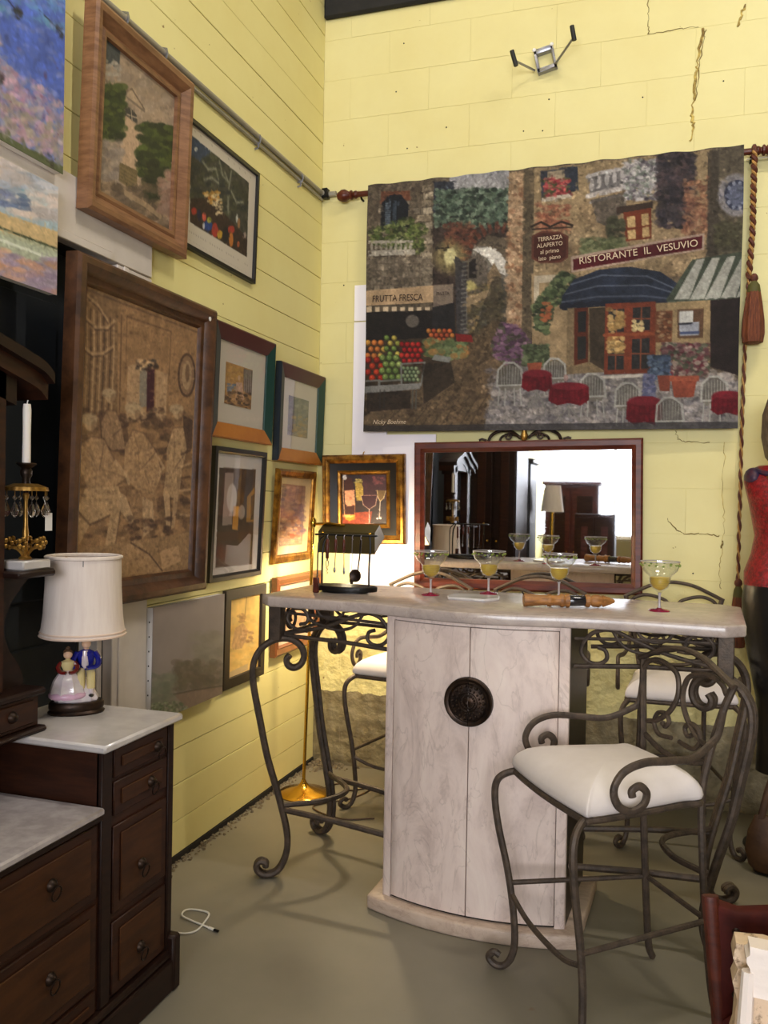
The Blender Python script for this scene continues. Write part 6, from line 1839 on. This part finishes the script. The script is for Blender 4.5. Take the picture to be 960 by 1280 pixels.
for z, r in ((0.239, 0.1245), (0.249, 0.1222), (0.474, 0.1085)):
    MB().tube([(r * (1 + panelled(a, z)) * math.cos(a), r * (1 + panelled(a, z)) * math.sin(a), z) for a in [i * 2 * PI / N for i in range(N)]], 0.0035 if z < .4 else 0.006, 6, closed=True).build('shade_binding', 'shade_trim' if z < .4 else 'shade_cloth', tl, loc=SO)
for k in range(3):
    a = k * 2 * PI / 3
    MB().tube([(-SO[0], -SO[1], 0.46), (0.106 * math.cos(a), 0.106 * math.sin(a), 0.468)], 0.002, 6).build('spider', 'brass', tl, loc=SO)
box('hang_thread', 'black_metal', tl, 0.012, -0.118, 0.452, 0.014, -0.115, 0.474, 0)

# ---------------------------------------------------------------- candelabrum on the dresser shelf
cd = thing('candlestick', 'gilt candlestick with crystal drops and a white candle on the dresser shelf', 'candlestick', (0.2, -2.577, 1.2965))
box('marble_base', 'marble_white', cd, -0.042, -0.055, 0.0, 0.042, 0.055, 0.026, 0.004)
MB().lathe([(0.016, 0.026), (0.018, 0.03), (0.008, 0.04), (0.006, 0.07), (0.009, 0.10), (0.006, 0.12), (0.005, 0.19), (0.009, 0.205), (0.004, 0.215)], 16).build('stem', 'gilt', cd)
for k in range(6):
    a = k * PI / 3
    P = catmull([(0.004 * math.cos(a), 0.004 * math.sin(a), 0.035), (0.02 * math.cos(a), 0.02 * math.sin(a), 0.055), (0.042 * math.cos(a), 0.042 * math.sin(a), 0.062)], 4)
    f = MB().tube(P, 0.004, 6)
    for j in range(5):
        b = j * 2 * PI / 5
        f.ball((0.046 * math.cos(a), 0.046 * math.sin(a) + 0.012 * math.cos(b), 0.072 + 0.012 * math.sin(b)), 0.0075, 6)
    f.build('flower', 'gilt', cd)
def crown(a, z): return 0.06 * math.sin(a * 8)
MB().lathe([(0.012, 0.235), (0.03, 0.236), (0.056, 0.226), (0.058, 0.216), (0.054, 0.218), (0.03, 0.228), (0.012, 0.229)], 48, wave=crown).build('drip_ring', 'gilt', cd)
MB().lathe([(0.006, 0.21), (0.012, 0.235), (0.010, 0.25), (0.016, 0.26), (0.016, 0.272), (0.012, 0.278), (0.027, 0.289), (0.026, 0.293), (0.011, 0.293)], 20).build('socket', 'bronze_dark', cd)
for k in range(8):
    a = k * PI / 4 + 0.2
    x, y = 0.056 * math.cos(a), 0.056 * math.sin(a)
    c = MB().tube([(x, y, 0.218), (x, y, 0.203)], 0.001, 5)
    c.build('wire', 'gilt', cd)
    c = MB()
    c.lathe([(0.0005, 0.205), (0.007, 0.197), (0.0005, 0.189)], 8, (x, y, 0))
    c.lathe([(0.0005, 0.188), (0.005, 0.178), (0.0115, 0.160), (0.008, 0.149), (0.0005, 0.143)], 8, (x, y, 0), sx=1, sy=.8)
    c.build('crystal_drop', 'crystal', cd, smooth=False)
MB().lathe([(0.0105, 0.29), (0.0112, 0.295), (0.0105, 0.37), (0.0112, 0.44), (0.0095, 0.4555), (0.002, 0.452)], 16).build('candle', 'candle_wax', cd)
MB().tube([(0, 0, 0.452), (0.001, 0, 0.462), (0.003, 0, 0.466)], 0.0016, 6).build('wick', 'paper_white', cd)
box('price_tag', 'paper_white', cd, 0.03, 0.042, 0.105, 0.031, 0.070, 0.155, 0)
MB().tube([(0.030, 0.056, 0.155), (0.02, 0.045, 0.2)], 0.0008, 5).build('tag_string', 'paper_white', cd)

# ---------------------------------------------------------------- white charging cable on the floor
cb = thing('usb_cable', 'white charging cable with a black plug curled on the floor by the dresser', 'cable', (0.45, -2.05, 0))
pts = [(0.14, -2.10), (0.22, -2.01), (0.298, -1.96), (0.347, -1.948), (0.372, -1.916), (0.367, -1.852), (0.351, -1.796), (0.309, -1.786), (0.273, -1.792), (0.264, -1.821), (0.277, -1.854), (0.321, -1.863), (0.368, -1.876), (0.405, -1.886)]
P = catmull([(x - 0.45, y + 2.05, 0.0042 + (0.006 if i in (9, 10) else 0)) for i, (x, y) in enumerate(pts)], 7)
MB().tube(P, 0.0034, 8).build('cord', 'cable_white', cb)
a, b = P[-6], P[-1]
d = (b - a).normalized()
MB().tube([b - d * 0.004, b + d * 0.022], 0.006, 8, ry=0.0045).build('plug_sleeve', 'cable_white', cb)
MB().tube([b + d * 0.022, b + d * 0.04], 0.0075, 4, ry=0.005).build('plug', 'black_metal', cb)

# ---------------------------------------------------------------- mannequin at the frame edge
mn = thing('mannequin', 'mannequin in a red sequinned top and black leather skirt by the bar end', 'mannequin', (2.40, -0.40, 0))
def tube_body(name, prof, m, n=28, parent=mn):
    """prof: z, half width, half depth, y shift"""
    mb = MB()
    mb.rings([[(w * math.cos(2 * PI * k / n), dy + d * math.sin(2 * PI * k / n), z) for k in range(n)] for z, w, d, dy in prof])
    return mb.build(name, m, parent, angle=60)
tube_body('body', [(0.30, 0.05, 0.05, 0), (0.6, 0.09, 0.07, 0), (0.95, 0.14, 0.11, 0), (1.1, 0.155, 0.115, 0), (1.37, 0.115, 0.09, 0), (1.52, 0.145, 0.105, -0.01), (1.62, 0.165, 0.09, 0), (1.675, 0.12, 0.065, 0.01), (1.70, 0.06, 0.055, 0.01), (1.76, 0.048, 0.05, 0.0), (1.80, 0.055, 0.065, -0.01), (1.86, 0.068, 0.085, -0.015), (1.93, 0.072, 0.09, -0.01), (1.98, 0.05, 0.06, 0), (2.0, 0.01, 0.01, 0)], 'skin_plastic')
tube_body('bodice', [(1.16, 0.172, 0.128, 0), (1.22, 0.172, 0.126, 0), (1.30, 0.145, 0.108, 0), (1.38, 0.132, 0.102, 0), (1.46, 0.148, 0.125, -0.015), (1.54, 0.165, 0.14, -0.025), (1.62, 0.182, 0.105, -0.005), (1.66, 0.172, 0.085, 0.005), (1.69, 0.12, 0.07, 0.01)], 'red_sequin')
for s in (-1, 1):
    MB().ball((s * 0.142, 0, 1.634), 0.040, 14, sy=1.9, sz=1.2).build('cap_sleeve', 'blue_trim', mn)
MB().tube([(0.13 * math.cos(a), -0.012 + 0.10 * math.sin(a), 1.672 - 0.03 * abs(math.sin(a))) for a in [i * PI / 12 for i in range(24)]], 0.012, 8, closed=True).build('neck_trim', 'blue_trim', mn)
tube_body('skirt', [(0.34, 0.105, 0.10, 0), (0.45, 0.102, 0.098, 0), (0.66, 0.112, 0.105, 0), (0.85, 0.150, 0.122, 0), (0.98, 0.174, 0.132, 0), (1.1, 0.178, 0.132, 0), (1.20, 0.166, 0.122, 0), (1.235, 0.158, 0.118, 0)], 'black_leather')
MB().lathe([(0.01, 0.0), (0.085, -0.03), (0.105, -0.1), (0.108, -0.2), (0.09, -0.29), (0.06, -0.33)], 26, sy=.95, wave=lambda a, z: 0.03 * math.sin(a * 9)).build('hair', 'hair_mannequin', mn, loc=(0, 0.035, 2.02))
MB().tube(catmull([(0, -0.098, 1.905), (0, -0.104, 1.885), (0, -0.114, 1.866), (0, -0.100, 1.858)], 4), 0.009, 8, taper=lambda t: .6 + .5 * t).build('nose', 'skin_plastic', mn)
MB().ball((0, -0.096, 1.838), 0.016, 10, sy=.45, sz=.4).build('lips', 'lip_red', mn)
for s in (-1, 1):
    MB().ball((s * 0.028, -0.092, 1.900), 0.010, 10, sy=.5, sz=.55).build('eye', 'eye_dark', mn)
    MB().tube(catmull([(s * 0.014, -0.098, 1.917), (s * 0.030, -0.096, 1.922), (s * 0.044, -0.084, 1.915)], 4), 0.0028, 6).build('eyebrow', 'hair_brown', mn)
for k in (-1, 0, 1):
    MB().ball((k * 0.02 - 0.07, -0.085, 1.648 - abs(k) * 0.006), 0.007, 8, sz=2).build('brooch', 'gilt', mn)
MB().tube([(0, 0, 0.02), (0, 0, 0.36)], 0.014, 10).build('stand_pole', 'black_metal', mn)
MB().lathe([(0.15, 0), (0.15, 0.008), (0.02, 0.02)], 30).build('stand_base', 'black_metal', mn)

# ---------------------------------------------------------------- leather bag behind the stool
bg = thing('leather_bag', 'brown round bottomed leather bag with long straps on the floor', 'bag', (2.375, -0.70, 0))
rings = []
for z, w, d in [(0.0, 0.08, 0.03), (0.006, 0.105, 0.05), (0.03, 0.13, 0.062), (0.09, 0.145, 0.066), (0.17, 0.135, 0.055), (0.22, 0.115, 0.03), (0.235, 0.11, 0.012)]:
    rings.append([(w * math.cos(2 * PI * k / 28), d * math.sin(2 * PI * k / 28), z) for k in range(28)])
MB().rings(rings).build('pouch', 'tan_leather', bg)
MB().tube([(0.107 * math.cos(2 * PI * k / 28), 0.052 * math.sin(2 * PI * k / 28), 0.008) for k in range(28)], 0.006, 6, closed=True).build('piping', 'black_leather', bg)
for s in (-1, 1):
    MB().tube(catmull([(-0.09, s * 0.012, 0.20), (-0.06, s * 0.02, 0.34), (-0.02, s * 0.016, 0.46), (0.03, s * 0.016, 0.46), (0.06, s * 0.02, 0.34), (0.09, s * 0.012, 0.20)], 6), 0.012, 8, ry=0.003, up=(0, 1, 0)).build('strap', 'tan_leather', bg)

# ---------------------------------------------------------------- red tufted chair and the carved piece on it
rc = thing('tufted_chair', 'low dark red leather chair with a buttoned back and wooden posts', 'chair', (2.29, -2.42, 0))
B0 = [(-0.30, 0.53), (-0.27, 0.522), (-0.22, 0.512), (-0.15, 0.525), (-0.07, 0.548), (0, 0.558), (0.07, 0.548), (0.15, 0.525), (0.22, 0.512), (0.27, 0.522), (0.30, 0.53)]
poly = B0 + [(0.255, 0.25), (-0.255, 0.25)]
mb = MB()
mb.rings([[(x, 0.10 + (z - .25) * .18, z) for x, z in poly], [(x, 0.155 + (z - .25) * .18, z) for x, z in poly]])
bk = mb.build('backrest', 'red_leather', rc, bevel=0.012, bseg=2)
for r_, zz in enumerate((0.47, 0.40, 0.33)):
    for k in range(6 - r_ % 2):
        x = -0.225 + k * 0.09 + (0.045 if r_ % 2 else 0)
        MB().ball((x, 0.10 + (zz - .25) * .18 - 0.002, zz), 0.010, 8, sy=.5).build('button', 'walnut_dark', bk)
for s in (-1, 1):
    MB().tube([(s * 0.285, 0.16, 0.54), (s * 0.262, 0.125, 0.30), (s * 0.235, 0.11, 0.0)], 0.017, 8, ry=0.02).build('leg', 'mahogany', rc)
    MB().tube([(s * 0.24, -0.30, 0.24), (s * 0.24, -0.31, 0.12), (s * 0.235, -0.30, 0.0)], 0.018, 8).build('leg', 'mahogany', rc)
    box('seat_rail', 'mahogany', rc, s * 0.225, -0.30, 0.2, s * 0.255, 0.12, 0.25, 0.006)
box('seat', 'red_leather', rc, -0.255, -0.33, 0.215, 0.255, 0.10, 0.30, 0.02)
sc = thing('carved_sculpture', 'rough white and bark textured carved piece standing on the red chair', 'sculpture', (2.212, -2.53, 0.302))
random.seed(8)
def rough(name, m, x0, y0, z0, x1, y1, z1, amp, nx=7, nz=9):
    """a block whose front and rim are knocked about"""
    mb = MB()
    f, bk_ = [], []
    for j in range(nz + 1):
        for i in range(nx + 1):
            x = x0 + (x1 - x0) * i / nx + (random.uniform(-amp, amp) if 0 < i < nx else random.uniform(-amp, amp) * 1.2)
            z = z0 + (z1 - z0) * j / nz + random.uniform(-amp, amp) * (1 if 0 < j else 0)
            f.append((x, y0 + random.uniform(-amp, amp), z)); bk_.append((x, y1, z))
    n_ = len(f)
    fs = []
    W_ = nx + 1
    for j in range(nz):
        for i in range(nx):
            a = j * W_ + i
            fs += [(a, a + 1, a + W_ + 1, a + W_), (n_ + a, n_ + a + W_, n_ + a + W_ + 1, n_ + a + 1)]
    for i in range(nx):
        fs += [(i, n_ + i, n_ + i + 1, i + 1), (nz * W_ + i, nz * W_ + i + 1, n_ + nz * W_ + i + 1, n_ + nz * W_ + i)]
    for j in range(nz):
        a = j * W_; b = a + nx
        fs += [(a, a + W_, n_ + a + W_, n_ + a), (b, n_ + b, n_ + b + W_, b + W_)]
    mb.add(f + bk_, fs)
    return mb.build(name, m, sc, angle=25)
rough('bark_slab', 'bark_pale', -0.168, -0.02, 0.0, 0.17, 0.04, 0.262, 0.008)
rough('white_head', 'plaster_white', -0.150, -0.07, 0.185, 0.13, -0.02, 0.285, 0.004)
rough('white_face', 'plaster_white', -0.09, -0.055, 0.08, 0.12, -0.018, 0.185, 0.003)
MB().tube([(-0.158, -0.065, 0.035), (-0.154, -0.065, 0.13), (-0.150, -0.062, 0.235)], 0.016, 8, taper=lambda t: 1.1 - .3 * t).build('white_post', 'plaster_white', sc)
rough('bark_foot', 'bark_pale', -0.16, -0.13, 0.0, 0.16, -0.05, 0.075, 0.010)
for k in range(4):
    x = -0.15 - k * 0.012
    MB().tube([(x, -0.09, 0.01 + k * .01), (x - 0.03, -0.10, 0.05 + k * .012), (x - 0.065, -0.10, 0.085 + k * .006)], 0.012, 5, ry=0.004, taper=lambda t: 1.05 - t).build('splinter', 'bark_pale', sc)

# ---------------------------------------------------------------- furniture further back in the shop, seen in the mirror
def cabinet(name, label, cat, x0, x1, y0, y1, h, m, door_m, nd=2, crown=True):
    t = thing(name, label, cat, ((x0 + x1) / 2, (y0 + y1) / 2, 0))
    w, d = (x1 - x0) / 2, (y1 - y0) / 2
    box('body', m, t, -w, -d, 0.06, w, d, h)
    box('plinth', m, t, -w - 0.01, -d, 0, w + 0.01, d + 0.01, 0.06)
    if crown: box('crown', m, t, -w - 0.03, -d, h, w + 0.03, d + 0.03, h + 0.06, 0.015)
    for k in range(nd):
        a, b = -w + 2 * w * k / nd + 0.015, -w + 2 * w * (k + 1) / nd - 0.015
        dd = box('door', m, t, a, d, 0.1, b, d + 0.018, h - 0.04)
        box('door_panel', door_m, dd, a + 0.06, d + 0.018, 0.2, b - 0.06, d + 0.024, h - 0.14)
        MB().ball((b - 0.03 if k == 0 else a + 0.03, d + 0.026, h * .5), 0.012, 8).build('knob', 'brass', dd)
    return t
cabinet('black_cabinet', 'tall black two door cabinet reflected in the mirror', 'cabinet', 0.12, 0.50, -5.5, -5.0, 1.95, 'frame_black', 'navy_dark')
cabinet('wardrobe', 'brown wooden wardrobe reflected in the mirror before the window', 'wardrobe', 0.40, 1.10, -7.5, -7.0, 1.76, 'mahogany', 'walnut')
cabinet('sideboard', 'brown chest of doors reflected low in the mirror', 'chest', 0.93, 1.38, -6.0, -5.6, 1.40, 'walnut', 'mahogany', 2, False)
cabinet('armoire', 'tall dark brown armoire added by the plank wall to darken the mirror', 'wardrobe', 0.03, 0.50, -4.80, -4.05, 2.25, 'walnut_dark', 'walnut')  # made-up piece, put here so the mirror reflects something dark
ba = thing('white_lamp', 'white shaded lamp on the chest reflected in the mirror', 'lamp', (0.70, -5.35, 0.0))
MB().lathe([(0.16, 0), (0.16, 0.02), (0.02, 0.04), (0.02, 1.45)], 20).build('stand', 'brass', ba)
MB().lathe([(0.13, 1.42), (0.09, 1.72), (0.088, 1.72), (0.128, 1.42)], 24, cap=False).build('shade', 'shade_cloth', ba)
